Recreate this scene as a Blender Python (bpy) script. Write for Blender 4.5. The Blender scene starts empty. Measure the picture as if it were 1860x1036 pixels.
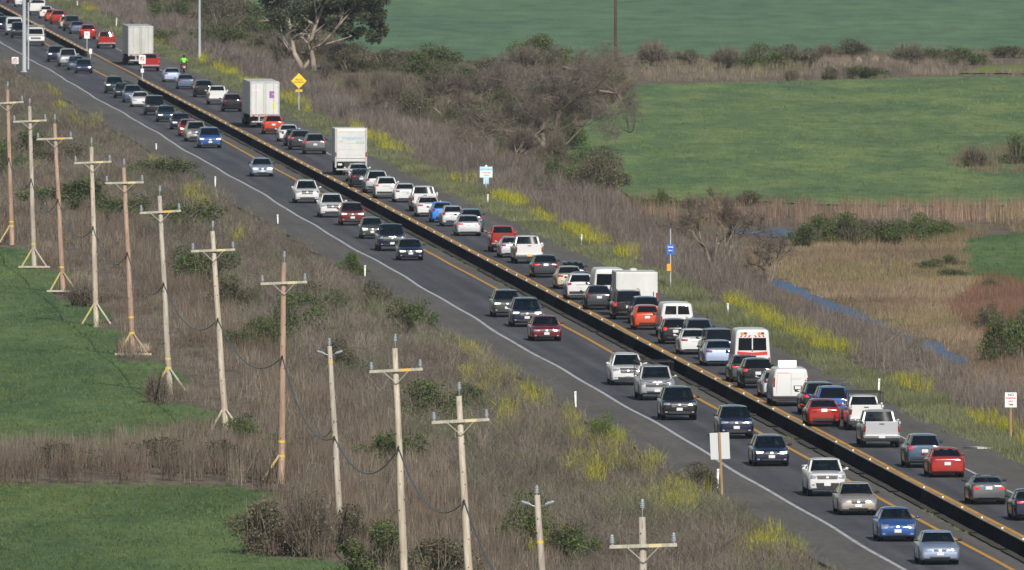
import bpy, bmesh, math, random
import numpy as np
from mathutils import Vector, Matrix
from mathutils.bvhtree import BVHTree
random.seed(7)
rng = np.random.default_rng(7)
S = bpy.context.scene
COL = S.collection

# ------------------------------------------------------------------ camera, sky, sun, exposure
F = 38000.0; CX, CY = 930.0, 518.0; H = 37.6           # focal length in photo pixels, optical axis, height above the road
PITCH = math.atan(1058.0 / F)
cam = bpy.data.cameras.new('camera'); cam.sensor_width = 36.0; cam.lens = 36.0 * F / 1860.0
cam.clip_start = 1.0; cam.clip_end = 60000.0
cam.dof.use_dof = True; cam.dof.focus_distance = 1020.0; cam.dof.aperture_fstop = 9.0
cam_o = bpy.data.objects.new('camera', cam); COL.objects.link(cam_o)
cam_o.location = (0, 0, H); cam_o.rotation_euler = (math.pi / 2 - PITCH, 0, 0)
S.camera = cam_o

SUN_DIR = Vector((3.6, -16.0, 10.6)).normalized()      # towards the sun
elev = math.asin(SUN_DIR.z); azim = math.atan2(SUN_DIR.x, SUN_DIR.y)
world = bpy.data.worlds.new('World'); S.world = world; world.use_nodes = True
wn = world.node_tree; bg = wn.nodes['Background']
sky = wn.nodes.new('ShaderNodeTexSky'); sky.sky_type = 'NISHITA'; sky.sun_disc = False
sky.sun_elevation = elev; sky.sun_rotation = azim
sky.altitude = 0.0; sky.air_density = 1.0; sky.dust_density = 0.6; sky.ozone_density = 1.5
wn.links.new(sky.outputs[0], bg.inputs[0]); bg.inputs[1].default_value = 0.06
sun = bpy.data.lights.new('sun', 'SUN'); sun.energy = 4.9; sun.angle = math.radians(0.55); sun.color = (1.0, 0.95, 0.87)
sun_o = bpy.data.objects.new('sun', sun); COL.objects.link(sun_o)
sun_o.rotation_euler = SUN_DIR.to_track_quat('Z', 'Y').to_euler(); sun_o.location = (60, -200, 200)
S.view_settings.view_transform = 'Standard'; S.view_settings.look = 'None'
S.view_settings.exposure = 0.08; S.view_settings.gamma = 1.0; S.view_settings.use_curve_mapping = False
S.render.engine = 'CYCLES'
S.cycles.max_bounces = 6; S.cycles.diffuse_bounces = 2; S.cycles.glossy_bounces = 3; S.cycles.transparent_max_bounces = 8
S.cycles.volume_bounces = 0; S.cycles.volume_step_rate = 50

# ------------------------------------------------------------------ helpers
cosp, sinp = math.cos(PITCH), math.sin(PITCH)
FWD = Vector((0, cosp, -sinp)); DOWN = Vector((0, -sinp, -cosp)); RIGHT = Vector((1, 0, 0))
def G(px, py, z=0.0):
    """point of the level z seen at photo pixel (px, py)"""
    d = FWD + RIGHT * ((px - CX) / F) + DOWN * ((py - CY) / F)
    t = (z - H) / d.z
    return Vector((d.x * t, d.y * t, z))
def to_px(x, y, z):
    """numpy: world to photo pixels"""
    vz = z - H
    dep = y * cosp - vz * sinp
    return CX + F * x / dep, CY + F * (-y * sinp - vz * cosp) / dep
def scale_at(Y): return F / Y
TAN = 1985.0 / F                                       # the road runs this much leftwards per metre of depth
TH = math.atan(TAN)
RD = Vector((-math.sin(TH), math.cos(TH), 0))          # road direction, away from the camera
def R(u, Y, z=0.0): return Vector((u - TAN * Y, Y, z))

_m = {}
def mat(name, color=(.5, .5, .5), rough=.6, metal=0.0, coat=0.0, emis=None, es=0.0, spec=.5):
    if name in _m: return _m[name]
    m = bpy.data.materials.new(name); m.use_nodes = True
    b = m.node_tree.nodes['Principled BSDF']
    b.inputs['Base Color'].default_value = (*color, 1); b.inputs['Roughness'].default_value = rough
    b.inputs['Metallic'].default_value = metal; b.inputs['Coat Weight'].default_value = coat
    b.inputs['Coat Roughness'].default_value = .04; b.inputs['Specular IOR Level'].default_value = spec
    if emis:
        b.inputs['Emission Color'].default_value = (*emis, 1); b.inputs['Emission Strength'].default_value = es
    _m[name] = m
    return m
def nodes(m):
    nt = m.node_tree
    def N(t, **k):
        n = nt.nodes.new(t)
        for a, v in k.items():
            if a in n.inputs: n.inputs[a].default_value = v
            else: setattr(n, a, v)
        return n
    return nt, N, nt.links.new
def ramp(N, pts):
    r = N('ShaderNodeValToRGB'); e = r.color_ramp.elements
    while len(e) < len(pts): e.new(.5)
    for i, (p, c) in enumerate(pts):
        e[i].position = p; e[i].color = (*c, 1) if len(c) == 3 else c
    return r
def noise_mat(name, layers, rough=.9, stretch=(1, 1, 1), bump=0.0, spec=.2, fine=None):
    """base colour mixed from procedural noise: layers = [(scale, stops)], later ones multiply"""
    if name in _m: return _m[name]
    m = mat(name, rough=rough, spec=spec); nt, N, L = nodes(m); b = nt.nodes['Principled BSDF']
    tc = N('ShaderNodeTexCoord'); mp = N('ShaderNodeMapping'); mp.inputs['Scale'].default_value = stretch
    L(tc.outputs['Object'], mp.inputs[0])
    out = None; last = None
    for sc, stops in layers:
        n = N('ShaderNodeTexNoise'); n.inputs['Scale'].default_value = sc; n.inputs['Detail'].default_value = 5
        n.inputs['Roughness'].default_value = .6
        L(mp.outputs[0], n.inputs['Vector']); r = ramp(N, stops); L(n.outputs['Fac'], r.inputs[0]); last = n
        if out is None: out = r.outputs[0]
        else:
            x = N('ShaderNodeMix', data_type='RGBA', blend_type='MULTIPLY'); x.inputs[0].default_value = 1
            L(out, x.inputs[6]); L(r.outputs[0], x.inputs[7]); out = x.outputs[2]
    L(out, b.inputs['Base Color'])
    if bump:
        bp = N('ShaderNodeBump'); bp.inputs['Strength'].default_value = 1; bp.inputs['Distance'].default_value = bump
        L(last.outputs['Fac'], bp.inputs['Height']); L(bp.outputs[0], b.inputs['Normal'])
    return m

def link(o, parent=None):
    COL.objects.link(o)
    if parent: o.parent = parent
    return o
def obj(name, me, m=None, parent=None):
    if m is not None and not me.materials: me.materials.append(m)
    return link(bpy.data.objects.new(name, me), parent)
def thing(name, label, cat, loc=(0, 0, 0), rz=0.0, group=None):
    o = bpy.data.objects.new(name, None); COL.objects.link(o); o.empty_display_size = .3
    o.location = loc; o.rotation_euler = (0, 0, rz)
    return tag(o, label, cat, group)
def tag(o, label, cat, group=None, kind=None):
    if label: o['label'] = label
    if cat: o['category'] = cat
    if group: o['group'] = group
    if kind: o['kind'] = kind
    return o
def struct(o): o['kind'] = 'structure'; return o
def finish(name, bm, smooth=False, angle=None):
    me = bpy.data.meshes.new(name)
    bmesh.ops.recalc_face_normals(bm, faces=bm.faces)
    bm.to_mesh(me); bm.free()
    if smooth:
        for p in me.polygons: p.use_smooth = True
        if angle: me.set_sharp_from_angle(angle=angle)
    return me
def box(bm, x0, x1, y0, y1, z0, z1, bev=0.0):
    g = bmesh.ops.create_cube(bm, size=1.0)
    for v in g['verts']:
        v.co = Vector(((x0 + x1) / 2 + v.co.x * (x1 - x0), (y0 + y1) / 2 + v.co.y * (y1 - y0), (z0 + z1) / 2 + v.co.z * (z1 - z0)))
    if bev:
        es = set(e for v in g['verts'] for e in v.link_edges)
        bmesh.ops.bevel(bm, geom=list(es), offset=bev, segments=2, affect='EDGES', profile=.5)
def tube(bm, pts, radii, seg=8, cap=True):
    rings = []
    n = len(pts)
    for i, p in enumerate(pts):
        p = Vector(p)
        a = Vector(pts[max(i - 1, 0)]); b = Vector(pts[min(i + 1, n - 1)])
        d = (b - a).normalized(); ref = Vector((1, 0, 0)) if abs(d.x) < .8 else Vector((0, 1, 0))
        s = d.cross(ref).normalized(); t = d.cross(s)
        r = radii[i] if hasattr(radii, '__len__') else radii
        rings.append([bm.verts.new(p + (s * math.cos(2 * math.pi * k / seg) + t * math.sin(2 * math.pi * k / seg)) * r) for k in range(seg)])
    for a, b in zip(rings, rings[1:]):
        for k in range(seg):
            bm.faces.new((a[k], a[(k + 1) % seg], b[(k + 1) % seg], b[k]))
    if cap:
        bm.faces.new(rings[0]); bm.faces.new(rings[-1][::-1])
def lathe(bm, prof, seg=12, c=(0, 0, 0)):
    rings = []
    for r, z in prof:
        rings.append([bm.verts.new((c[0] + r * math.cos(2 * math.pi * k / seg), c[1] + r * math.sin(2 * math.pi * k / seg), c[2] + z)) for k in range(seg)])
    for a, b in zip(rings, rings[1:]):
        for k in range(seg): bm.faces.new((a[k], a[(k + 1) % seg], b[(k + 1) % seg], b[k]))
    bm.faces.new(rings[0]); bm.faces.new(rings[-1][::-1])
def hull8(bm, lo, hi):
    """prism from four bottom and four top points"""
    a = [bm.verts.new(p) for p in lo]; b = [bm.verts.new(p) for p in hi]
    bm.faces.new(a); bm.faces.new(b[::-1])
    for k in range(4): bm.faces.new((a[k], a[(k + 1) % 4], b[(k + 1) % 4], b[k]))
def quads_mesh(name, quads):
    bm = bmesh.new()
    for q in quads: bm.faces.new([bm.verts.new(p) for p in q])
    me = bpy.data.meshes.new(name); bm.to_mesh(me); bm.free(); return me
def text_mesh(s, size, bold=0.0, depth=.004):
    c = bpy.data.curves.new('writing', 'FONT'); c.body = s; c.size = size; c.align_x = 'CENTER'; c.align_y = 'CENTER'
    c.extrude = depth; c.offset = bold
    o = bpy.data.objects.new('writing', c); COL.objects.link(o)
    bpy.context.view_layer.update()
    me = bpy.data.meshes.new_from_object(o.evaluated_get(bpy.context.evaluated_depsgraph_get()))
    bpy.data.objects.remove(o); me.name = 'writing'; return me
def copy_tree(o, parent=None):
    c = o.copy(); COL.objects.link(c)
    if parent: c.parent = parent
    for ch in list(o.children): copy_tree(ch, c)
    return c
def poly_mask(px, py, poly):
    """numpy point in polygon"""
    inside = np.zeros(px.shape, bool); n = len(poly)
    for i in range(n):
        x1, y1 = poly[i]; x2, y2 = poly[(i + 1) % n]
        if y1 == y2: continue
        c = ((y1 > py) != (y2 > py)) & (px < (x2 - x1) * (py - y1) / (y2 - y1) + x1)
        inside ^= c
    return inside
def vnoise(x, y, sc, seed=0):
    """smooth numpy value noise 0..1"""
    x = x / sc + seed * 17.3; y = y / sc + seed * 9.1
    xi = np.floor(x).astype(np.int64); yi = np.floor(y).astype(np.int64); fx = x - xi; fy = y - yi
    fx = fx * fx * (3 - 2 * fx); fy = fy * fy * (3 - 2 * fy)
    def h(a, b):
        n = (a * 374761393 + b * 668265263 + seed * 974634777) & 0xffffffff
        n = ((n ^ (n >> 13)) * 1274126177) & 0xffffffff
        return ((n ^ (n >> 16)) & 0xffff) / 65535.0
    return (h(xi, yi) * (1 - fx) + h(xi + 1, yi) * fx) * (1 - fy) + (h(xi, yi + 1) * (1 - fx) + h(xi + 1, yi + 1) * fx) * fy

# ------------------------------------------------------------------ ground, water, fields (outlines are surveyed map polygons)
GZ = -0.15
def sheet(name, poly_px, z, m, sub=0):
    vs = [G(x, y, z) for x, y in poly_px]
    bm = bmesh.new(); f = bm.faces.new([bm.verts.new(v) for v in vs]); bmesh.ops.triangulate(bm, faces=[f])
    me = bpy.data.meshes.new(name); bm.to_mesh(me); bm.free()
    for p in me.polygons:
        if p.normal.z < 0: p.flip()
    return struct(obj(name, me, m))
m_ground = noise_mat('soil_and_litter', [(.12, [(.3, (.13, .105, .08)), (.55, (.17, .135, .10)), (.75, (.12, .125, .07))]), (1.5, [(.3, (.6, .6, .6)), (.7, (1.2, 1.2, 1.2))])], stretch=(1, .35, 1))
bm = bmesh.new()
q = [(-9000, 200), (9000, 200), (9000, 30000), (-9000, 30000)]
bm.faces.new([bm.verts.new((x, y, GZ)) for x, y in q])
struct(obj('ground', finish('ground', bm), m_ground))

FIELD_L1 = [(-160,446),(0,449),(56,455),(73,491),(156,502),(132,512),(95,532),(104,545),(195,559),(205,580),(160,592),(190,600),(240,602),(205,640),(215,655),(302,660),(347,694),(345,703),(275,715),(285,735),(334,733),(382,747),(431,762),(445,784),(382,787),(295,805),(208,813),(104,824),(-160,832)]
FIELD_L2 = [(-260,883),(150,882),(430,886),(540,905),(500,925),(470,950),(445,1000),(470,1012),(600,1020),(680,1045),(740,1150),(-260,1160)]
FIELD_TOP = [(420,-200),(455,25),(500,34),(600,60),(650,96),(700,118),(800,113),(1000,107),(1250,106),(1400,104),(1860,96),(2100,96),(2100,-200)]
FIELD_TOPR = [(1740,133),(1790,120),(2050,112),(2050,134)]
FIELD_R1 = [(1160,153),(1400,149),(1700,140),(2050,138),(2050,372),(1860,373),(1700,374),(1480,371),(1390,366),(1260,366),(1190,364),(1150,362),(1128,345),(1060,300),(1030,280),(1040,240),(1100,200)]
PATCH_R1 = [(1728,300),(1740,285),(1775,272),(2050,268),(2050,322),(1790,322),(1740,312)]
FIELD_R3 = [(1750,438),(1800,428),(2050,410),(2050,545),(1880,524),(1790,515),(1755,500)]
RIVER = [(1330,417),(1400,416),(1490,419),(1492,428),(1430,432),(1380,430),(1340,425)]
RIVER2 = [(1385,500),(1398,506),(1440,515),(1470,532),(1500,543),(1530,556),(1560,566),(1594,583),(1640,606),(1668,619),(1712,622),(1714,632),(1735,645),(1755,650),(1766,662),(1748,668),(1722,664),(1700,650),(1680,645),(1664,632),(1630,608),(1592,592),(1570,594),(1540,580),(1500,572),(1470,556),(1450,540),(1420,532),(1390,518)]
fieldcols = dict(
 l=[(.36, (.055, .104, .036)), (.46, (.076, .134, .045)), (.56, (.110, .165, .055)), (.66, (.076, .134, .046))],
 r=[(.36, (.088, .145, .062)), (.47, (.108, .170, .066)), (.55, (.138, .198, .072)), (.64, (.175, .225, .078))],
 t=[(.36, (.088, .160, .088)), (.50, (.100, .178, .095)), (.64, (.118, .192, .102))])
def field_mat(k, sc=.05):
    return noise_mat('crop_' + k, [(sc, fieldcols[k]), (sc * 5, [(.3, (.72, .74, .72)), (.7, (1.22, 1.2, 1.2))]), (3.0, [(.3, (.75, .75, .75)), (.7, (1.2, 1.2, 1.2))])], stretch=(1, .16, 1))
sheet('field', FIELD_L1, -.05, field_mat('l', .13)); sheet('field', FIELD_L2, -.05, field_mat('l', .13))
sheet('field', FIELD_TOP, -.05, field_mat('t', .05)); sheet('field', FIELD_TOPR, -.05, noise_mat('crop_yellow', [(.05, [(.3, (.12, .16, .03)), (.7, (.17, .2, .04))])]))
sheet('field', FIELD_R1, -.05, field_mat('r', .13)); sheet('field', FIELD_R3, -.05, field_mat('l', .13))
m_water = mat('creek_water', (.045, .12, .27), .12, spec=.12); nt, N, L = nodes(m_water)
n = N('ShaderNodeTexNoise'); n.inputs['Scale'].default_value = 2.2; n.inputs['Detail'].default_value = 4
tc = N('ShaderNodeTexCoord'); L(tc.outputs['Object'], n.inputs['Vector'])
b_ = N('ShaderNodeBump'); b_.inputs['Strength'].default_value = 1; b_.inputs['Distance'].default_value = .10
L(n.outputs['Fac'], b_.inputs['Height'])
df = N('ShaderNodeBsdfDiffuse'); df.inputs[0].default_value = (.075, .115, .175, 1); gl = N('ShaderNodeBsdfGlossy'); gl.inputs['Roughness'].default_value = .15; gl.inputs[0].default_value = (.55, .7, 1, 1)  # blue of the reflected sky put into the diffuse colour and gloss tint
L(b_.outputs[0], gl.inputs['Normal']); mx = N('ShaderNodeMixShader'); mx.inputs[0].default_value = .30; L(df.outputs[0], mx.inputs[1]); L(gl.outputs[0], mx.inputs[2]); L(mx.outputs[0], nt.nodes['Material Output'].inputs[0])
sheet('creek', RIVER, -.10, m_water); sheet('creek', RIVER2, -.10, m_water)

# ------------------------------------------------------------------ road
Y0, Y1 = 760.0, 3600.0
def road_mat(name, base, var, xc=0.0):
    m = mat(name, rough=.85, spec=.3); nt, N, L = nodes(m); b = nt.nodes['Principled BSDF']
    tc = N('ShaderNodeTexCoord')
    mp = N('ShaderNodeMapping'); mp.inputs['Scale'].default_value = (1.0, .02, 1); L(tc.outputs['Object'], mp.inputs[0])
    n1 = N('ShaderNodeTexNoise', Scale=1.1, Detail=4.0); L(mp.outputs[0], n1.inputs['Vector'])
    mp2 = N('ShaderNodeMapping'); mp2.inputs['Scale'].default_value = (1.0, .12, 1); L(tc.outputs['Object'], mp2.inputs[0])
    n2 = N('ShaderNodeTexNoise', Scale=3.5, Detail=6.0); L(mp2.outputs[0], n2.inputs['Vector'])
    n3 = N('ShaderNodeTexNoise', Scale=.09, Detail=3.0); L(tc.outputs['Object'], n3.inputs['Vector'])
    c = tuple(x * (1 - var) for x in base); d = tuple(x * (1 + var) for x in base)
    r1 = ramp(N, [(.35, c), (.65, d)]); L(n1.outputs['Fac'], r1.inputs[0])
    r2 = ramp(N, [(.3, (.82, .82, .82)), (.7, (1.15, 1.15, 1.15))]); L(n2.outputs['Fac'], r2.inputs[0])
    r3 = ramp(N, [(.3, (.88, .88, .88)), (.7, (1.12, 1.11, 1.10))]); L(n3.outputs['Fac'], r3.inputs[0])
    x = N('ShaderNodeMix', data_type='RGBA', blend_type='MULTIPLY'); x.inputs[0].default_value = 1
    L(r1.outputs[0], x.inputs[6]); L(r2.outputs[0], x.inputs[7])
    y = N('ShaderNodeMix', data_type='RGBA', blend_type='MULTIPLY'); y.inputs[0].default_value = 1
    L(x.outputs[2], y.inputs[6]); L(r3.outputs[0], y.inputs[7]); out = y.outputs[2]
    if xc:
        # two darker polished wheel paths in each lane
        sx = N('ShaderNodeSeparateXYZ'); L(tc.outputs['Object'], sx.inputs[0]); q = [N('ShaderNodeMath', operation=o_) for o_ in ('SUBTRACT', 'MULTIPLY', 'COSINE', 'MULTIPLY', 'ADD')]
        L(sx.outputs[0], q[0].inputs[0]); q[0].inputs[1].default_value = xc; L(q[0].outputs[0], q[1].inputs[0]); q[1].inputs[1].default_value = 2 * math.pi / 1.75; L(q[1].outputs[0], q[2].inputs[0])
        L(q[2].outputs[0], q[3].inputs[0]); q[3].inputs[1].default_value = .15; L(q[3].outputs[0], q[4].inputs[0]); q[4].inputs[1].default_value = 1.0
        z_ = N('ShaderNodeMix', data_type='RGBA', blend_type='MULTIPLY'); z_.inputs[0].default_value = 1; L(out, z_.inputs[6]); L(q[4].outputs[0], z_.inputs[7]); out = z_.outputs[2]
    L(out, b.inputs['Base Color'])
    return m
def strip(name, u0, u1, z, m, ya=Y0, yb=Y1, wob=0.0, n=260, edge=0.0, seed=0, thick=0.0):
    """a ribbon along the road; wob = sideways waviness, edge = ragged outer edge"""
    bm = bmesh.new(); A = []; B = []
    # geometric spacing keeps the pieces even in view
    k = (yb / ya) ** (1.0 / n)
    for i in range(n + 1):
        Y = ya * k ** i
        w = wob * (math.sin(Y / 17.0 + seed) * .5 + math.sin(Y / 7.3 + seed * 2) * .25 + math.sin(Y / 41.0) * .6)
        e0 = edge * (random.random() - .5); e1 = edge * (random.random() - .5)
        p = R(u0 + w + e0, Y, z); q = R(u1 + w + e1, Y, z)
        A.append(bm.verts.new(p)); B.append(bm.verts.new(q))
    for i in range(n): bm.faces.new((A[i], B[i], B[i + 1], A[i + 1]))
    if thick:
        for row in (A, B):
            C = [bm.verts.new(v.co - Vector((0, 0, thick))) for v in row]
            for i in range(n): bm.faces.new((row[i], row[i + 1], C[i + 1], C[i]))
    me = bpy.data.meshes.new(name); bm.to_mesh(me); bm.free()
    o = obj(name, me, m)
    # object frame turned with the road, so the surface grain runs along it
    o.rotation_euler = (0, 0, TH); me.transform(Matrix.Rotation(-TH, 4, 'Z'))
    return o
m_lane = road_mat('asphalt_lane_oncoming', (.066, .067, .074), .20, 66.8 * math.cos(TH)); m_lane2 = road_mat('asphalt_lane_outbound', (.066, .067, .074), .20, 73.9 * math.cos(TH)); m_sh = road_mat('asphalt_shoulder', (.108, .100, .090), .12)
struct(strip('shoulder', 61.2, 79.2, -.004, m_sh, edge=.5, thick=.14))
struct(strip('road', 64.55, 69.05, 0.0, m_lane)); struct(strip('road', 71.75, 75.9, 0.0, m_lane2))
def paint_mat(name, c):
    m = mat(name, rough=.6); nt, N, L = nodes(m); b = nt.nodes['Principled BSDF']
    tc = N('ShaderNodeTexCoord'); n = N('ShaderNodeTexNoise', Scale=2.0, Detail=6.0); L(tc.outputs['Object'], n.inputs['Vector'])
    r = ramp(N, [(.33, (.10, .095, .09)), (.43, tuple(x * .8 for x in c)), (.6, c)]); L(n.outputs['Fac'], r.inputs[0])
    L(r.outputs[0], b.inputs['Base Color']); return m
m_white = paint_mat('white_line_paint', (.50, .50, .50)); m_yel = paint_mat('yellow_line_paint', (.62, .30, .02))
def mark(*a, **k): return struct(strip('road_marking', *a, **k))
mark(64.34, 64.54, .004, m_white, wob=.15, n=900, seed=1.3)
mark(68.93, 69.16, .006, m_yel, wob=.05, n=700, seed=4)
mark(72.16, 72.40, .006, m_yel, wob=.05, n=700, seed=2); mark(75.78, 75.93, .006, m_white, wob=.05, n=700, seed=3)
m_dike = noise_mat('asphalt_dike', [(.8, [(.3, (.05, .048, .045)), (.7, (.10, .095, .085))])], rough=.9, spec=0)
k = 0
Y = 800.0
while Y < 2060:                                       # broken tarred joint beside the barrier
    ln = random.uniform(4, 22)
    struct(strip('kerb', 70.05, 70.42, .07, m_dike, ya=Y, yb=Y + ln, n=8, edge=.06, thick=.07)); Y += ln + random.uniform(.3, 2.5); k += 1
# white rag on the right shoulder
bm = bmesh.new(); box(bm, -.42, .42, -.7, .7, 0, .09, .03)
for v in bm.verts: v.co.z *= random.uniform(.3, 1.2); v.co.x += random.uniform(-.08, .08)
o = obj('debris', finish('debris', bm, True), mat('rag_white', (.6, .58, .55), .9)); p = G(1776, 815); o.location = p; o.rotation_euler = (0, 0, .5)
tag(o, 'crumpled white debris lying on the right shoulder below the parking sign', 'debris')

# ------------------------------------------------------------------ median barrier
m_bar = noise_mat('barrier_near_black', [(.5, [(.3, (.009, .010, .014)), (.7, (.020, .020, .023))])], rough=.9, stretch=(1, 1, 1), spec=.0)  # near-black barrier body; the thin cap on top is lighter tan
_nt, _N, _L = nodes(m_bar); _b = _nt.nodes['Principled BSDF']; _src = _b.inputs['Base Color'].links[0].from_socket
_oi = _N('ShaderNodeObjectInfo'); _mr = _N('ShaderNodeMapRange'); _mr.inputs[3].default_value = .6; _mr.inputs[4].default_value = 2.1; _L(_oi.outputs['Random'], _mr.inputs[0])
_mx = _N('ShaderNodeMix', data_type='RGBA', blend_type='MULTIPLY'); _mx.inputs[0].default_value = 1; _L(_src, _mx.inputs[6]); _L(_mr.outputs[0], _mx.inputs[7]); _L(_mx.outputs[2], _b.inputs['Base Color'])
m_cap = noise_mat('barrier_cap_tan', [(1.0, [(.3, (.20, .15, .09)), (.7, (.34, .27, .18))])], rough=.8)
m_refl = mat('marker_white', (.8, .8, .74), .4)
SEC = 12.2
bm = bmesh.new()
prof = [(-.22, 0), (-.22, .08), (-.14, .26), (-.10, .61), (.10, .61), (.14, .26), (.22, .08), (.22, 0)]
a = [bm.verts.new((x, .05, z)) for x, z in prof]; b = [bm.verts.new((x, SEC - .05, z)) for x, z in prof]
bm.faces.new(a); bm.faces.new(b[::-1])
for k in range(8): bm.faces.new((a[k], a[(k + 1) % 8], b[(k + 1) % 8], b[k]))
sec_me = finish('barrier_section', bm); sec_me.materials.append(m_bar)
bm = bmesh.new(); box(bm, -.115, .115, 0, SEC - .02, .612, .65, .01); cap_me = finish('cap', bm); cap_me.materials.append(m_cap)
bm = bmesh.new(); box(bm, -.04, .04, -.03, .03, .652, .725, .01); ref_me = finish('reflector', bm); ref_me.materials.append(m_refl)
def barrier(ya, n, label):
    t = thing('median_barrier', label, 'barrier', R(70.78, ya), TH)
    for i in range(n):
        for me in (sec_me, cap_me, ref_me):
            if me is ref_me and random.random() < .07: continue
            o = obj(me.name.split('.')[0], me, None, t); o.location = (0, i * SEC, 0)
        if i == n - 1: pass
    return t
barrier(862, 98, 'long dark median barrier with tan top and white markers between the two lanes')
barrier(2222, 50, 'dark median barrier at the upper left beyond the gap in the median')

# ------------------------------------------------------------------ plants
def attr_mat(name, trans=.25):
    m = bpy.data.materials.new(name); m.use_nodes = True; nt, N, L = nodes(m); b = nt.nodes['Principled BSDF']
    at = N('ShaderNodeAttribute'); at.attribute_name = 'col'
    L(at.outputs['Color'], b.inputs['Base Color']); b.inputs['Roughness'].default_value = .8; b.inputs['Specular IOR Level'].default_value = .15
    tr = N('ShaderNodeBsdfTranslucent'); L(at.outputs['Color'], tr.inputs[0])
    mx = N('ShaderNodeMixShader'); mx.inputs[0].default_value = trans
    L(b.outputs[0], mx.inputs[1]); L(tr.outputs[0], mx.inputs[2]); L(mx.outputs[0], nt.nodes['Material Output'].inputs[0])
    return m
m_plant = attr_mat('plant_fibre')
def tris_mesh(name, V, C):
    """V (n,3,3) triangle corners, C (n,3) colours"""
    n = len(V); me = bpy.data.meshes.new(name)
    me.vertices.add(n * 3); me.vertices.foreach_set('co', V.reshape(-1).astype(np.float32))
    me.loops.add(n * 3); me.loops.foreach_set('vertex_index', np.arange(n * 3, dtype=np.int32))
    me.polygons.add(n); me.polygons.foreach_set('loop_start', np.arange(0, n * 3, 3, dtype=np.int32))
    me.polygons.foreach_set('loop_total', np.full(n, 3, dtype=np.int32))
    me.update(calc_edges=True)
    at = me.attributes.new('col', 'FLOAT_COLOR', 'POINT')
    c4 = np.ones((n, 3, 4), np.float32); c4[:, :, :3] = C[:, None, :]
    at.data.foreach_set('color', c4.reshape(-1)); me.materials.append(m_plant)
    return me
def blades(P, K, hgt, rad, lean, width, colfn, z0=GZ, low=.35, curve=0):
    """K one-triangle blades round each clump point P (n,2); hgt (n,), width (n,)"""
    n = len(P); idx = np.repeat(np.arange(n), K); m = n * K
    ang = rng.uniform(0, 2 * np.pi, m); rr = rad * np.sqrt(rng.uniform(0, 1, m))
    if hasattr(rad, '__len__'): rr = rad[idx] * np.sqrt(rng.uniform(0, 1, m))
    bx = P[idx, 0] + rr * np.cos(ang); by = P[idx, 1] + rr * np.sin(ang)
    h = hgt[idx] * rng.uniform(.45, 1.1, m)
    zs = z0 + h * rng.uniform(0, low, m)
    la = rng.uniform(0, 2 * np.pi, m); lm = np.abs(rng.normal(0, lean, m))
    tx = bx + np.cos(la) * lm * h; ty = by + np.sin(la) * lm * h; tz = z0 + h
    wa = rng.uniform(0, np.pi, m); w = width[idx] * rng.uniform(.6, 1.4, m) * .5
    V = np.empty((m, 3, 3)); V[:, 0] = np.stack([bx - np.cos(wa) * w, by - np.sin(wa) * w, zs], 1)
    V[:, 1] = np.stack([bx + np.cos(wa) * w, by + np.sin(wa) * w, zs], 1); V[:, 2] = np.stack([tx, ty, tz], 1)
    return V, colfn(bx, by, h / hgt[idx], m)
def mixcol(cols, wts, m, var=.28):
    cols = np.array(cols); k = rng.choice(len(cols), m, p=np.array(wts) / sum(wts))
    c = cols[k] * rng.uniform(1 - var, 1 + var, (m, 1)); return c
def ground_xy(px, py, z=GZ):
    dx = (px - CX) / F; dn = (py - CY) / F
    dy = cosp - sinp * dn; dz = -sinp - cosp * dn; t = (z - H) / dz
    return dx * t, dy * t
def sample(n, x0, x1, y0, y1, far_boost=True):
    px = rng.uniform(x0, x1, n * 3); py = rng.uniform(y0, y1, n * 3)
    if far_boost:
        w = ((540 + 1100) / (py + 540)) ** 1.6; keep = rng.uniform(0, 1, n * 3) < w / w.max()
        px = px[keep]; py = py[keep]
    px = px[:n]; py = py[:n]
    X, Y = ground_xy(px, py); return px, py, X, Y, X + TAN * Y
FIELDS = [FIELD_L1, FIELD_L2, FIELD_TOP, FIELD_TOPR, FIELD_R1, FIELD_R3]
WATERS = [RIVER, RIVER2]
def in_any(px, py, polys):
    r = np.zeros(px.shape, bool)
    for p in polys: r |= poly_mask(px, py, p)
    return r
def free(px, py, jig=6):
    jx = px + rng.normal(0, jig, px.shape); jy = py + rng.normal(0, jig * .25, py.shape)
    fld = in_any(jx, jy, FIELDS) & ~poly_mask(jx, jy, PATCH_R1)
    return ~fld & ~in_any(px, py, WATERS)
def make_stuff(name, label, cat, parts):
    V = np.concatenate([p[0] for p in parts]); C = np.concatenate([p[1] for p in parts])
    o = obj(name, tris_mesh(name, V, np.clip(C, .003, .9))); tag(o, label, cat, None, 'stuff'); return o
wid = lambda Y, a=.022, px=.64: np.maximum(a, px * Y / F * 1.8 * .55)

BR = [(.25, .208, .170), (.185, .155, .130), (.33, .285, .235), (.12, .102, .084), (.19, .19, .100)]
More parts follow.
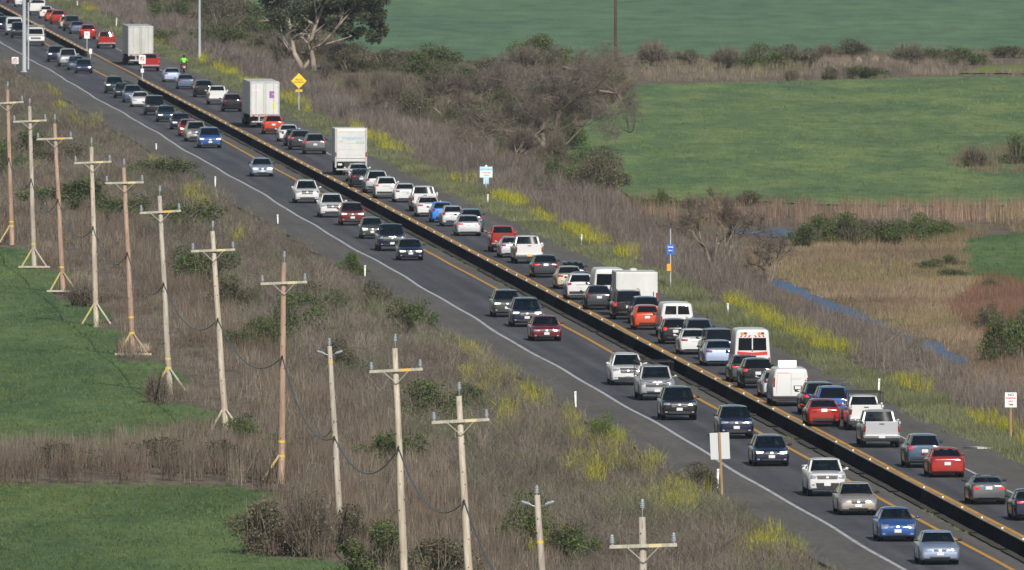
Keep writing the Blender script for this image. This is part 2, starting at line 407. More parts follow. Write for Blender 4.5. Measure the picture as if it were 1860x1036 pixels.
# --- left verge brush: between the reeds and the shoulder
px, py, X, Y, u = sample(30000, -120, 2100, -40, 1180)
edge_l = 61.3 - 0.35 * vnoise(X, Y, 14, 3) - rng.uniform(0, .5, len(u))
k_l = (u > 50.0 + 2.5 * (vnoise(X, Y, 25, 5) - .5)) & (u < edge_l) & free(px, py)
k_l |= (u <= 50) & (py < 330) & (px < 330) & free(px, py)
P = np.stack([X, Y], 1)[k_l]; uu = u[k_l]; YY = Y[k_l]
hg = (.70 + .5 * vnoise(P[:, 0], P[:, 1], 9, 1) + 1.0 * vnoise(P[:, 0], P[:, 1] * .6, 2.6, 15) ** 1.5) * np.clip((61.9 - uu) / 2.2, .32, 1)
yn = vnoise(P[:, 0], P[:, 1] * .5, 5.5, 12)
def col_l(x, y, t, m):
    c = mixcol(BR, [5, 4, 2, 2, .8], m, .16) * .84
    g = vnoise(x, y, 11, 8)[:, None]; g2 = vnoise(x, y * .5, 5, 9)[:, None]
    g3 = vnoise(x, y * .6, 2.6, 15)[:, None]; return c * (.45 + .55 * g + .50 * g3) * (1 + (g2 > .68) * np.array([-.12, .02, -.2]))  # shade between clumps put into the colour: low growth drawn darker
A1 = blades(P, 78, hg, .50, .55, wid(YY), col_l, low=.85)
# --- right brush band
px2, py2, X2, Y2, u2 = sample(30000, -100, 2100, -120, 1100)
ub = np.where(px2 > 1345, 86.2, 89.2) + np.where(px2 > 1345, 1.0, 2.4) * (vnoise(X2, Y2, 30, 4) - .5)
k_r = (u2 > 81.2 + .8 * vnoise(X2, Y2, 12, 2)) & (u2 < ub) & ~in_any(px2, py2, WATERS)
P2 = np.stack([X2, Y2], 1)[k_r]; YY2 = Y2[k_r]
hg2 = (.95 + .5 * vnoise(P2[:, 0], P2[:, 1], 10, 6) + .9 * vnoise(P2[:, 0], P2[:, 1] * .6, 2.8, 16) ** 1.5) * np.clip((u2[k_r] - 80.6) / 1.6, .5, 1)
def col_r(x, y, t, m):
    c = mixcol([(.255, .213, .180), (.19, .162, .142), (.33, .285, .24), (.13, .112, .095)], [5, 4, 1.6, 2], m, .16) * .86
    return c * (.50 + .45 * vnoise(x, y, 16, 8)[:, None] + .45 * vnoise(x, y * .6, 2.8, 16)[:, None])  # clump shade mixed into the colour through the height noise
A2 = blades(P2, 78, hg2, .5, .34, wid(YY2), col_r, low=.7)
make_stuff('dry_brush', 'grey brown leafless brush growing along both sides of the highway', 'brush', [A1, A2])
# --- reeds left of u=50 and the marsh on the right
k = (u <= 50.3 + 2.5 * (vnoise(X, Y, 25, 5) - .5)) & ~((py < 330) & (px < 330) & (rng.uniform(0, 1, len(px)) < .75)) & free(px, py)
P3 = np.stack([X, Y], 1)[k]; Y3 = Y[k]
tall = poly_mask(px[k], py[k], [(-200, 845), (520, 830), (560, 905), (-200, 900)])
hg3 = (1.0 + .6 * vnoise(P3[:, 0], P3[:, 1], 8, 21) + .5 * vnoise(P3[:, 0], P3[:, 1], 2.2, 22) - .25) * np.where(tall, 1.35, 1)
nearf = (poly_mask(px[k], py[k], [(60, 430), (200, 480), (330, 620), (480, 740), (460, 850), (300, 700), (180, 610), (90, 500)]))
hg3 = np.where(nearf & ~tall, hg3 * .5, hg3)
def col_reed(x, y, t, m):
    c = mixcol([(.255, .208, .160), (.185, .148, .116), (.35, .295, .235), (.12, .094, .076), (.165, .16, .095)], [5, 4, 1.8, 2, 1.0], m, .18) * .92
    g = vnoise(x, y, 9, 31)[:, None]
    return c * (.50 + .50 * g + .38 * vnoise(x, y, 2.2, 22)[:, None]) * np.where(g < .35, np.array([[1.0, .92, .90]]), 1)  # hollows between reed clumps shaded in the colour, following the height noise
A3 = blades(P3, 72, hg3, .45, .22, wid(Y3, .020), col_reed, low=.55)
make_stuff('dry_reeds', 'dense brown dry reeds filling the ditch around the utility poles', 'reeds', [A3])
# --- marsh, right of the brush band
pxe = rng.uniform(1330, 2000, 9000); pye = rng.uniform(425, 800, 9000); Xe, Ye = ground_xy(pxe, pye)
px2 = np.concatenate([px2, pxe]); py2 = np.concatenate([py2, pye]); X2 = np.concatenate([X2, Xe]); Y2 = np.concatenate([Y2, Ye]); u2 = X2 + TAN * Y2
k = (u2 > np.where(px2 > 1345, 86.0, 88.8)) & free(px2, py2)
up = py2[k]; xp = px2[k]
P4 = np.stack([X2, Y2], 1)[k]; Y4 = Y2[k]
cat = poly_mask(xp, up, [(1120, 384), (1860, 382), (2050, 382), (2050, 412), (1860, 412), (1500, 414), (1140, 405)])
hb = poly_mask(xp, up, [(1000, 110), (2050, 100), (2050, 150), (1000, 160)])
low = poly_mask(xp, up, [(1350, 448), (1760, 448), (1800, 560), (1900, 640), (1700, 640), (1500, 560), (1390, 500)])
reddish = poly_mask(xp, up, [(1720, 560), (1830, 470), (1900, 540), (1860, 600), (1780, 620)])
bank = (P4[:, 0] + TAN * P4[:, 1] < 89.5) & (xp > 1345)
pond = poly_mask(xp, up, [(1310, 424), (1500, 424), (1470, 475), (1330, 475)])
hg4 = np.where(cat, 1.5, np.where(bank | pond, np.where(pond, .18, .42), np.where(low, .5, np.where(hb, .9, .9)))) * (.7 + .6 * vnoise(P4[:, 0], P4[:, 1], 12, 41))
woods = (xp < 1130) & (up < 380)
def col_marsh_for(sel_cols, wts):
    def f(x, y, t, m):
        g = vnoise(x, y * .6, 7, 33)[:, None]; g2 = vnoise(x, y * .6, 14, 34)[:, None]
        return mixcol(sel_cols, wts, m) * (.65 + .6 * g) * np.where(g2 > .6, np.array([[1.02, 1.0, .82]]), np.array([[1, .92, .9]]))
    return f
B = []
for sel, K, cols, w, ln in (
    (cat, 40, [(.33, .25, .18), (.24, .17, .125), (.40, .33, .25)], [4, 3, 1.5], .06),
    (reddish & ~cat, 36, [(.20, .12, .085), (.25, .16, .11), (.14, .09, .07)], [4, 3, 2], .25),
    (low & ~cat & ~reddish, 34, [(.34, .275, .185), (.26, .20, .14), (.28, .26, .14), (.18, .135, .105)], [4, 3, 2, 2], .35),
    (woods & ~cat, 40, [(.16, .14, .11), (.13, .13, .075), (.21, .175, .145), (.09, .095, .05)], [4, 3, 2, 3], .3),
    (hb & ~cat & ~woods, 40, [(.24, .215, .16), (.19, .165, .135), (.30, .27, .22)], [4, 3, 1.2], .2),
    (~(cat | low | woods | reddish | hb), 36, [(.22, .17, .12), (.17, .13, .10), (.28, .23, .165), (.14, .13, .075)], [4, 3, 2, 1.5], .2)):
    if sel.sum(): B.append(blades(P4[sel], K, hg4[sel], .55, ln, wid(Y4[sel]), col_marsh_for(cols, w)))
make_stuff('marsh_grass', 'tan and brown marsh grass beside the blue creek on the right', 'grass', B)
# --- green roadside grass, both verges, and tufts in the median
px5, py5, X5, Y5, u5 = sample(26000, -100, 2100, -60, 1150)
nz = vnoise(X5, Y5, 9, 51)
k = (u5 > 78.55 + .5 * vnoise(X5, Y5, 7, 52)) & (u5 < 81.6 + 1.2 * nz)
n1 = k.sum()
extra = G(1835, 800); d2 = 0
def col_grass(x, y, t, m):
    g = vnoise(x, y, 8, 53)[:, None]
    return mixcol([(.16, .185, .085), (.105, .135, .060), (.23, .235, .125), (.21, .19, .13)], [4, 3, 2.4, 2], m) * (.7 + .6 * g)
ns = 9000; Yg = 800 * (4.2) ** rng.uniform(0, 1, ns); ug = rng.uniform(78.3, 82.4, ns); ng = vnoise(ug, Yg, 9, 51); q = (ug > 78.45 + .7 * vnoise(ug, Yg, 11, 52)) & (ug < 81.2 + 1.4 * ng); Yg = Yg[q]; ug = ug[q]; ng = ng[q]
A5 = blades(np.stack([ug - TAN * Yg, Yg], 1), 44, (.24 + .34 * ng) * np.clip((ug - 77.9) / 1.4, .4, 1.4), .5, .45, wid(Yg, .03, .95), col_grass)
kk = rng.uniform(0, 1, 1500); Ym = 850 * (3.0) ** kk; um = 69.95 + rng.normal(0, .07, 1500)
sel = vnoise(Ym, Ym * 0, 9, 55) > .60; Ym = Ym[sel]; um = um[sel]
A6 = blades(np.stack([um - TAN * Ym, Ym], 1), 14, np.full(len(Ym), .13), .10, .5, wid(Ym, .02, .6), col_grass, z0=0)
px7, py7, X7, Y7, u7 = px, py, X, Y, u
k = (u > 57.5) & (u < 61.5) & (vnoise(X, Y, 10, 57) > .80)
A7 = blades(np.stack([X, Y], 1)[k], 26, np.full(k.sum(), .8), .5, .35, wid(Y[k]), lambda x, y, t, m: mixcol([(.17, .17, .08), (.13, .13, .06), (.20, .18, .11)], [3, 3, 2], m))
make_stuff('roadside_grass', 'low green grass along the shoulder edges and in the median joint', 'grass', [A5, A6, A7])
# --- yellow mustard flowers in patches
YEL = [(1180,640,60,20),(860,640,32,26),(880,690,55,36),(960,720,34,24),(1040,765,20,16),(1100,820,55,34),(1060,850,60,26),(1130,790,30,22),(1180,840,36,20),(1240,910,70,30),(1390,1000,60,30),(1280,860,40,14),(920,760,26,14),
       (350,345,26,12),(365,365,30,14),(285,295,28,8),(100,160,24,8),(105,190,20,7),(160,215,30,10),(70,300,30,8),(430,425,20,8),(1000,1000,50,20)]
parts = []
def yel_cols(m): return mixcol([(.40, .37, .035), (.50, .43, .03), (.22, .26, .05), (.15, .18, .05)], [4, 3, 3, 2], m)
for x, y, w, h in YEL:
    n = int(w * h * .022) + 6
    a = rng.normal(0, 1, (n, 2)); gx, gy = ground_xy(x + a[:, 0] * w * .42, y + 14 + a[:, 1] * h * .45)
    uu = gx + TAN * gy; q = (uu < 61.0) & (uu > 40)
    if q.sum(): parts.append(blades(np.stack([gx[q], gy[q]], 1), 30, rng.uniform(.9, 1.45, q.sum()), .4, .3, wid(gy[q], .022), lambda X_, Y_, t, m: yel_cols(m), low=.9))
ns = 5200; Y5 = 800 * (4.0) ** rng.uniform(0, 1, ns); u5 = rng.uniform(80.6, 82.9, ns); X5 = u5 - TAN * Y5
qx = to_px(X5, Y5, 0)[0]; band = ((qx > 1320) & (qx < 1900)) | ((qx > 850) & (qx < 985)) | ((qx > 640) & (qx < 730)) | ((qx > 360) & (qx < 560))
sel = (u5 > 80.9 + .6 * vnoise(X5, Y5, 8, 61)) & (vnoise(X5, Y5, 16, 62) > np.where(band, .42, .78))
hy = .80 + .4 * vnoise(X5[sel], Y5[sel], 6, 63)
parts.append(blades(np.stack([X5, Y5], 1)[sel], 36, hy, .4, .3, wid(Y5[sel], .024), lambda X_, Y_, t, m: yel_cols(m), low=.8))
make_stuff('mustard_flowers', 'yellow flowering wild mustard scattered along both road verges', 'flowers', parts)
# --- crop blades on the two near fields and fuzz on the far ones
px8, py8, X8, Y8, u8 = sample(60000, -160, 2050, -100, 1180, False)
parts = []
for poly, cols, K, hh in ((FIELD_L1, [(.090, .134, .052), (.102, .146, .056), (.118, .158, .062)], 8, .22), (FIELD_L2, [(.088, .132, .052), (.098, .142, .056), (.112, .154, .062)], 9, .20),
                      (FIELD_R1, [(.100, .168, .064), (.118, .186, .068), (.138, .204, .072)], 5, .25), (FIELD_R3, [(.06, .12, .03), (.08, .15, .04)], 6, .25)):
    q = poly_mask(px8, py8, poly) & ~poly_mask(px8, py8, PATCH_R1)
    def cf(x, y, t, m, cols=cols):
        g = vnoise(x, y * .16, 5.5, 71)[:, None]; g2 = vnoise(x, y * .2, 2.0, 72)[:, None]; g3 = vnoise(x, y * .14, 11, 73)[:, None]; w3 = np.clip((g3 - .5) * 3.2, 0, 1)
        return mixcol(cols, [1] * len(cols), m, .10) * (.66 + .42 * g + .22 * g2) * (1 + w3 * np.array([[.42, .24, .03]]))
    parts.append(blades(np.stack([X8, Y8], 1)[q], K, np.full(q.sum(), hh), .6, .5, wid(Y8[q], .05, 1.3), cf, z0=-.05, low=.5))
make_stuff('crop_blades', 'short green crop blades covering the fields', 'crop', parts)

# ---- shrubs: leaf-sized faces in uneven lobes over short stems
def lobe_leaves(lobes, n, size, cols, wts, stems=True, dens_shell=.55):
    V = []; C = []
    vol = np.array([l[3] * l[4] * l[5] for l in lobes]) ** .75; pk = rng.choice(len(lobes), n, p=vol / vol.sum())
    Lb = np.array(lobes)[pk]
    d = rng.normal(0, 1, (n, 3)); d /= np.linalg.norm(d, axis=1)[:, None]
    r = 1 - dens_shell * rng.uniform(0, 1, n) ** 1.6
    r *= rng.uniform(.86, 1.14, n)
    c = Lb[:, :3] + d * Lb[:, 3:6] * r[:, None]
    keep = c[:, 2] > .02; c = c[keep]; pk = pk[keep]; m = len(c)
    a = rng.normal(0, 1, (m, 3)); a /= np.linalg.norm(a, axis=1)[:, None]
    b = rng.normal(0, 1, (m, 3)); b = b - (a * b).sum(1)[:, None] * a; b /= np.linalg.norm(b, axis=1)[:, None]
    s = size * rng.uniform(.6, 1.5, (m, 1))
    T = np.stack([c - a * s, c + a * s * .6 + b * s * .7, c + a * s * .3 - b * s * .8], 1)
    lc = rng.uniform(.7, 1.3, len(lobes))[pk][:, None]
    return T, mixcol(cols, wts, m) * lc
def twigs(n, w, h, cols, wts, spread=1.0, wd=.02):
    a = rng.uniform(0, 2 * np.pi, n); r = rng.uniform(0, .25, n) * w; t = rng.uniform(.5, 1.0, n)
    bx = r * np.cos(a); by = r * np.sin(a); bz = rng.uniform(0, .4, n) * h
    a2 = a + rng.normal(0, .5, n); R2 = w * .5 * rng.uniform(.2, 1.05, n) * spread
    tx = R2 * np.cos(a2); ty = R2 * np.sin(a2); tz = h * np.sqrt(np.clip(1 - (R2 / (w * .56)) ** 2, .05, 1)) * t
    wa = rng.uniform(0, np.pi, n)
    V = np.stack([np.stack([bx - np.cos(wa) * wd, by - np.sin(wa) * wd, bz], 1), np.stack([bx + np.cos(wa) * wd, by + np.sin(wa) * wd, bz], 1), np.stack([tx, ty, tz], 1)], 1)
    return V, mixcol(cols, wts, n)
GREEN = ([(.078, .115, .036), (.105, .145, .045), (.052, .072, .028), (.15, .17, .070)], [4, 3, 2, 1])
OLIVE = ([(.110, .108, .058), (.14, .125, .080), (.070, .075, .038), (.19, .165, .12)], [4, 3, 2, 1.5])
BROWN = ([(.18, .145, .115), (.24, .195, .16), (.13, .10, .085), (.12, .12, .07)], [4, 3, 2, 1])
BRIGHT = ([(.09, .16, .025), (.13, .20, .03), (.06, .11, .02)], [3, 2, 2])
def shrub_mesh(kind, seed):
    global rng
    rng = np.random.default_rng(seed)
    pal = {'green': GREEN, 'olive': OLIVE, 'brown': BROWN, 'bright': BRIGHT}[kind]
    lobes = []
    for i in range(16):
        a = rng.uniform(0, 6.28); r = rng.uniform(0, .42)
        s = rng.uniform(.10, .22); top = .80 * math.sqrt(max(0, 1 - (r / .50) ** 2))
        lobes.append((r * math.cos(a), r * math.sin(a), rng.uniform(.05, max(.12, top - s * .4)), s, s, s * rng.uniform(.8, 1.2)))
    T, C = lobe_leaves(lobes, 4200 if kind != 'brown' else 1500, .018 if kind != 'brown' else .014, *pal)
    T2, C2 = twigs(260 if kind != 'brown' else 1500, 1.0, 1.0, [(.20, .17, .13), (.14, .12, .09), (.27, .24, .19)], [3, 3, 1], wd=.006)
    return tris_mesh('shrub_' + kind, np.concatenate([T, T2]), np.clip(np.concatenate([C, C2]), .003, .9))
shrub_me = {k: [shrub_mesh(k, 100 + i * 7 + j) for j in range(3)] for i, k in enumerate(('green', 'olive', 'brown', 'bright'))}
rng = np.random.default_rng(77)
def road_v(x, y): p = G(x, y); return p.x + TAN * p.y
def shrub(kind, x, y, w, h, label, group=None, depth=1.0):
    """x, y = photo pixel of its foot; w, h = size in photo pixels there"""
    p = G(x, y, GZ); s = F / p.y
    o = obj('shrub', random.choice(shrub_me[kind])); o.location = p; W = w / s; Hh = h / s; m_ = road_v(x, y); Hh = Hh + (.75 if m_ < 61 else .4 if m_ < 95 else .1)
    kw = 1.7 if m_ < 61 and kind in ('green', 'olive') else 1.5 if m_ > 95 else 1.2; kh = 1.22 if m_ < 61 else 1.45
    o.scale = (W * kw, W * kw * depth, Hh * kh); o.rotation_euler = (0, 0, random.uniform(0, 6.28) if depth == 1 else 0)
    return tag(o, label, 'shrub', group)
SH = [ # kind, x, foot y, w, h, label
 ('green',478,636,62,44,'dark green shrub at the lower left end of the row behind the seventh pole'),
 ('green',524,612,80,54,'broad green shrub in the middle of the row behind the tall reddish pole'),
 ('green',575,580,74,38,'green shrub at the upper right end of the row behind the tall reddish pole'),
 ('green',345,420,80,46,'green shrub on the verge below the small white post beside the shoulder'),
 ('green',372,520,90,62,'dark green shrub left of the pole with blue glass insulators in the reeds'),
 ('olive',420,565,60,44,'olive shrub in the reeds right of the leaning pale pole'),
 ('green',140,380,120,44,'wide green shrub between the third and fourth utility poles'),
 ('green',215,405,80,40,'green shrub just right of the fourth utility pole'),
 ('green',300,330,90,34,'green shrub high on the verge near the first bend of the white line'),
 ('green',60,290,80,36,'green shrub behind the crossarm of the second utility pole'),
 ('green',10,320,50,40,'green shrub at the left picture edge behind the first pole'),
 ('olive',120,300,70,28,'olive shrub behind the third pole crossarm'),
 ('olive',620,680,60,44,'olive shrub in the brush right of the short pole with two side insulators'),
 ('green',745,606,64,48,'dark shrub on the verge above the short pole, near the shoulder'),
 ('bright',640,505,50,28,'bright green plant on the verge by the white post above the eighth pole'),
 ('green',720,850,90,50,'large dark green shrub behind the shaft of the tenth pole'),
 ('green',775,775,110,52,'dark green shrub left of the top of the eleventh pole'),
 ('green',850,745,60,28,'green shrub just right of the eleventh pole top'),
 ('bright',1092,820,50,44,'bright green plant standing out of the brush left of the blank sign back'),
 ('olive',480,1010,90,80,'twiggy olive bush at the edge of the lower green field'),
 ('brown',560,1012,110,100,'large thorny brown bush left of the foot of the short pole'),
 ('olive',640,1005,70,60,'olive bush right of the foot of the short pole'),
 ('green',700,1050,100,66,'green bush behind the shaft of the tenth pole at the bottom'),
 ('olive',800,1060,110,60,'green bush at the bottom edge left of the eleventh pole'),
 ('green',955,1000,80,70,'dark green bush left of the twelfth short pole'),
 ('green',1025,1030,80,66,'dark green bush right of the twelfth short pole'),
 ('olive',1270,905,60,38,'dark twiggy bush near the post of the blank sign back'),
 ('green',40,740,1,1,None),
 ('olive',400,860,80,34,'olive scrub between the foot of the seventh pole and the reeds'),
 ('green',440,810,60,36,'green shrub beside the foot of the seventh pole'),
 ('brown',150,560,70,30,'red brown bush at the foot of the fourth pole'),
 ('brown',285,735,60,34,'brown bush at the foot of the sixth pole'),
 ('green',500,840,44,38,'green shrub right of the foot of the eighth reddish pole'),
 ('olive',110,850,110,22,'low olive scrub in the reed band between the two green fields, left part'),
 ('olive',290,846,120,24,'low olive scrub in the reed band between the two green fields, middle part'),
 ('brown',60,842,130,22,'low red brown scrub along the lower edge of the upper green field'),
 ('olive',560,560,60,34,'olive shrub just left of the green row behind the tall reddish pole'),
 ('green',440,640,60,26,'low green shrub at the far lower left of the row behind the reddish pole'),
 ('olive',690,560,60,30,'olive shrub in the grey brush above the short pole with side insulators'),
 # right side, the row beyond the middle field
 ('brown',1185,120,58,38,'round brown bush at the left end of the hedge beyond the middle field'),
 ('olive',1240,118,50,22,'low olive bush right of the round brown bush in the far hedge'),
 ('brown',1320,124,58,32,'brown bush in the far hedge above the two small lone shrubs'),
 ('green',1375,126,66,36,'dark green bush in the far hedge above the middle field'),
 ('olive',1425,122,64,34,'olive bush in the far hedge, right of the darkest one'),
 ('olive',1470,122,50,28,'small olive bush in the far hedge behind the left small lone shrub'),
 ('brown',1497,104,30,20,'little brown bush standing behind the far hedge'),
 ('olive',1547,104,64,26,'rounded olive bush on the far side of the pale plumes'),
 ('brown',1650,116,66,30,'brown bush right of the pale plumes in the far hedge'),
 ('green',1705,114,64,26,'green bush near the right end of the far hedge'),
 ('green',1752,118,70,22,'long low green bush near the yellow strip in the far hedge'),
 ('olive',1835,105,90,18,'long low bush at the right picture edge in the far hedge'),
 ('brown',1438,148,28,18,'left one of two small lone shrubs at the top of the middle field'),
 ('olive',1508,145,30,18,'right one of two small lone shrubs at the top of the middle field'),
 ('green',1568,143,70,20,'wide low shrub at the top of the middle field under the pale plumes'),
 ('green',1850,300,52,42,'green shrub at the right edge in the brown patch inside the middle field'),
 ('brown',1770,305,50,32,'brown bush in the brown patch inside the middle field'),
 ('olive',1355,375,60,22,'olive shrub at the bottom edge of the middle field'),
 ('green',1170,392,60,26,'dark green shrub at the lower left corner of the middle field'),
 ('green',1205,390,40,34,'dark green shrub right of the one at the lower left corner of the middle field'),
 ('green',1462,448,52,36,'leftmost green bush of the clump beside the blue pond'),
 ('green',1500,440,50,44,'second green bush from the left in the clump beside the pond'),
 ('green',1545,447,60,46,'third green bush from the left in the clump beside the pond'),
 ('brown',1590,444,60,40,'grey brown bush in the middle of the clump beside the pond'),
 ('green',1640,444,66,44,'big green bush right of the grey brown one in the pond clump'),
 ('green',1690,440,56,40,'green bush second from the right in the clump beside the pond'),
 ('green',1722,432,40,26,'small green bush at the right end of the clump beside the pond'),
 ('green',1480,446,50,40,'green bush between the first and second of the clump beside the pond'),
 ('green',1522,446,54,44,'green bush in the left half of the clump beside the pond'),
 ('olive',1568,446,50,42,'olive bush left of the grey brown one in the pond clump'),
 ('green',1615,446,54,44,'green bush right of the grey brown one in the pond clump'),
 ('green',1667,442,54,42,'green bush in the right half of the clump beside the pond'),
 ('green',1690,492,50,16,'low green shrub in the marsh left of the small right hand field'),
 ('green',1725,486,44,16,'low green shrub touching the corner of the small right hand field'),
 ('green',1728,506,44,14,'flat green shrub in the marsh under the two small ones'),
 ('green',1802,530,44,18,'dark green shrub below the small right hand field'),
 ('green',1815,660,80,70,'large dark green bush beside the creek bend at the right'),
 ('green',1862,665,70,96,'large dark green bush cut by the right picture edge'),
 ('olive',1790,600,50,30,'olive shrub between the red brown scrub and the creek bend'),
 ('olive',1665,655,40,24,'shrub at the creek bank where the water bends'),
 ('green',1010,345,70,44,'dark green bush under the right side of the big bare oak'),
 ('olive',1085,352,80,56,'broad olive bush at the left corner of the middle field'),
 ('green',1050,330,60,40,'green bush between the bare oak and the middle field'),
 ('green',700,128,80,30,'green bush right of the eucalyptus trunks'),
 ('olive',640,132,90,34,'olive bush under the eucalyptus crown'),
 ('green',760,140,90,34,'green bush at the corner of the far field'),
 ('green',820,160,100,40,'dark green bush behind the small leaning bare tree'),
 ('olive',900,150,90,36,'olive bush behind the upper left of the bare oak'),
 ('green',480,60,120,44,'green bush left of the eucalyptus crown'),
 ('green',300,84,50,26,'green shrub beside the highway above the motorcycle rider'),
 ('green',310,40,80,34,'green bush left of the tall lamp pole near the top edge'),
 ('olive',420,40,100,40,'olive bush right of the tall lamp pole near the top edge'),
 ('green',400,85,110,30,'low green bush right of the tall lamp pole'),
]
for k_, x, y, w, h, lab in SH:
    if lab: shrub(k_, x, y, w, h, lab)
# scrub between the highway brush band and the far fields
pts = []
random.seed(21)
def road_v(x, y): p = G(x, y); return p.x + TAN * p.y
tries = 0
while len(pts) < 85 and tries < 9000:
    tries += 1
    x = random.uniform(230, 1160); y = random.uniform(-20, 365)
    u_ = road_v(x, y)
    if not (89.2 < u_ < 118): continue
    a_ = np.array([float(x)]); b__ = np.array([float(y)])
    if in_any(a_, b__, FIELDS)[0]: continue
    if any(abs(x - q[0]) < 18 and abs(y - q[1]) < 6 for q in pts): continue
    pts.append((x, y))
for x, y in pts:
    k_ = random.choice(['green', 'olive', 'olive', 'brown', 'brown'])
    w = random.uniform(34, 80)
    wh = 'at the upper left above the highway' if x < 420 else 'around the eucalyptus trunks' if x < 640 and y < 170 else 'on the slope right of the yellow diamond sign' if x < 760 else 'left of the big bare oak' if x < 880 else 'under the limbs of the big bare oak' if x < 1050 else 'right of the big bare oak'
    kn = {'green': 'dark green', 'olive': 'olive', 'brown': 'grey brown'}[k_]
    shrub(k_, x, y, w, w * random.uniform(.42, .7), 'rounded %s shrub in the scrub %s' % (kn, wh), kn + ' shrubs in the scrub ' + wh)

# ---- trees
def grow(bm, tips, p, d, r, ln, depth, gn, bend=.25, up=.1, taper=.72, forks=(2, 3), spread=.7, seg=6):
    pts = [p]; rad = [r]; q = p.copy(); dd = d.copy(); n = 4
    for i in range(n):
        dd = (dd + Vector((random.gauss(0, bend), random.gauss(0, bend), random.gauss(0, bend) + up)) * .35).normalized()
        q = q + dd * (ln / n); pts.append(q.copy()); rad.append(r * (1 - (1 - taper) * (i + 1) / n))
    tube(bm, pts, rad, seg if depth > 1 else 4, cap=False)
    if depth <= gn: tips.append((pts[-1], dd.copy(), rad[-1])); tips.append((pts[2], dd.copy(), rad[2]))
    if depth == 0: return
    for k in range(random.randint(*forks)):
        ax = Vector((random.gauss(0, 1), random.gauss(0, 1), random.gauss(0, 1))).cross(dd)
        if ax.length < .01: continue
        nd = (Matrix.Rotation(random.uniform(.3, 1.0) * spread, 3, ax.normalized()) @ dd).normalized()
        src = pts[-1] if k < 2 else pts[3]
        grow(bm, tips, src, nd, rad[-1] * random.uniform(.62, .85), ln * random.uniform(.65, .9), depth - 1, gn, bend, up, taper, forks, spread, seg)
def twig_cloud(tips, per, ln, wd, cols, wts, droop=0.0):
    n = len(tips) * per
    P = np.array([tuple(t[0]) for t in tips]).repeat(per, 0); D = np.array([tuple(t[1]) for t in tips]).repeat(per, 0)
    d = D * .5 + rng.normal(0, .75, (n, 3)); d[:, 2] -= droop; d /= np.linalg.norm(d, axis=1)[:, None]
    L_ = ln * rng.uniform(.4, 1.2, (n, 1)); P = P + rng.normal(0, .12 * ln, (n, 3))
    a = rng.normal(0, 1, (n, 3)); a = np.cross(d, a); a /= np.linalg.norm(a, axis=1)[:, None]
    return np.stack([P - a * wd, P + a * wd, P + d * L_], 1), mixcol(cols, wts, n)
m_bark = noise_mat('bark_grey', [(2.0, [(.3, (.13, .10, .08)), (.7, (.26, .22, .18))])], stretch=(1, 1, .3))
m_bark2 = noise_mat('bark_pale_gum', [(1.3, [(.3, (.16, .12, .09)), (.7, (.40, .35, .30))])], stretch=(1, 1, .3))
m_dead = noise_mat('bare_branch_brown', [(2.0, [(.3, (.085, .068, .052)), (.7, (.24, .20, .155))])])
random.seed(5)
# eucalyptus
base = G(572, 128, GZ); s_e = F / base.y
t = thing('eucalyptus_tree', 'tall eucalyptus with pale forked trunks and dark grey green crown beyond the yellow sign', 'tree', base)
bm = bmesh.new(); tips = []
def E(px, py, dy=0): return Vector(((px - 572) / s_e, dy, (128 - py) / s_e))
limbs = [([(550,129),(543,112),(534,96),(530,72),(527,46),(508,12),(488,-20)], .50, 0), ([(550,128),(562,110),(566,98),(560,60),(558,20),(566,-30)], .34, .6), ([(570,129),(568,104),(563,80),(574,44),(590,4),(606,-40)], .50, -.5),
         ([(566,92),(592,74),(612,50),(640,18),(664,-20)], .26, -.3), ([(566,88),(606,76),(640,66)], .15, .2), ([(572,60),(600,36),(650,30)], .2, .3), ([(530,60),(548,30),(545,-10)], .2, .4)]
for lp, r0, dy in limbs:
    n = len(lp); tube(bm, [E(x, y, dy * i / n * 3) for i, (x, y) in enumerate(lp)], [.62 * r0 * (1 - .68 * i / (n - 1)) for i in range(n)], 8, cap=False)
    for i in range(2, n):
        x, y = lp[i]
        for k in range(2):
            grow(bm, tips, E(x, y, dy * i / n * 3), Vector((random.gauss(0, .7), random.gauss(0, .7), random.uniform(.0, .8))).normalized(), r0 * .28, 1.5, 2, 1, .3, .1)
obj('trunk', finish('trunk', bm, True), m_bark2, t)
lob = []
for (x, y, rw, rh) in [(520,28,30,26),(500,2,34,26),(540,52,20,14),(560,10,36,30),(600,20,34,34),(625,48,26,20),(640,18,40,34),(668,30,30,28),(680,60,20,24),(690,40,16,20),(676,8,30,24),(590,52,20,14),(620,-20,60,36),(560,-30,60,34),(500,-36,40,30),(660,-30,44,30),(512,58,14,10),(648,62,18,12),(690,74,9,12)]:
    for k in range(3):
        dx, dy_, dz = random.gauss(0, .35), random.gauss(0, 1.6), random.gauss(0, .35)
        c = E(x, y) + Vector((dx * rw / s_e, dy_, dz * rh / s_e)); q = random.uniform(.45, .75)
        lob.append((c.x, c.y, c.z, rw / s_e * q, rw / s_e * q, rh / s_e * q))
T, C = lobe_leaves(lob, 42000, .12, [(.060, .072, .040), (.085, .092, .052), (.040, .048, .030), (.13, .115, .075)], [4, 3, 3, 1.3], dens_shell=.8)
obj('crown', tris_mesh('crown', T, C), None, t)
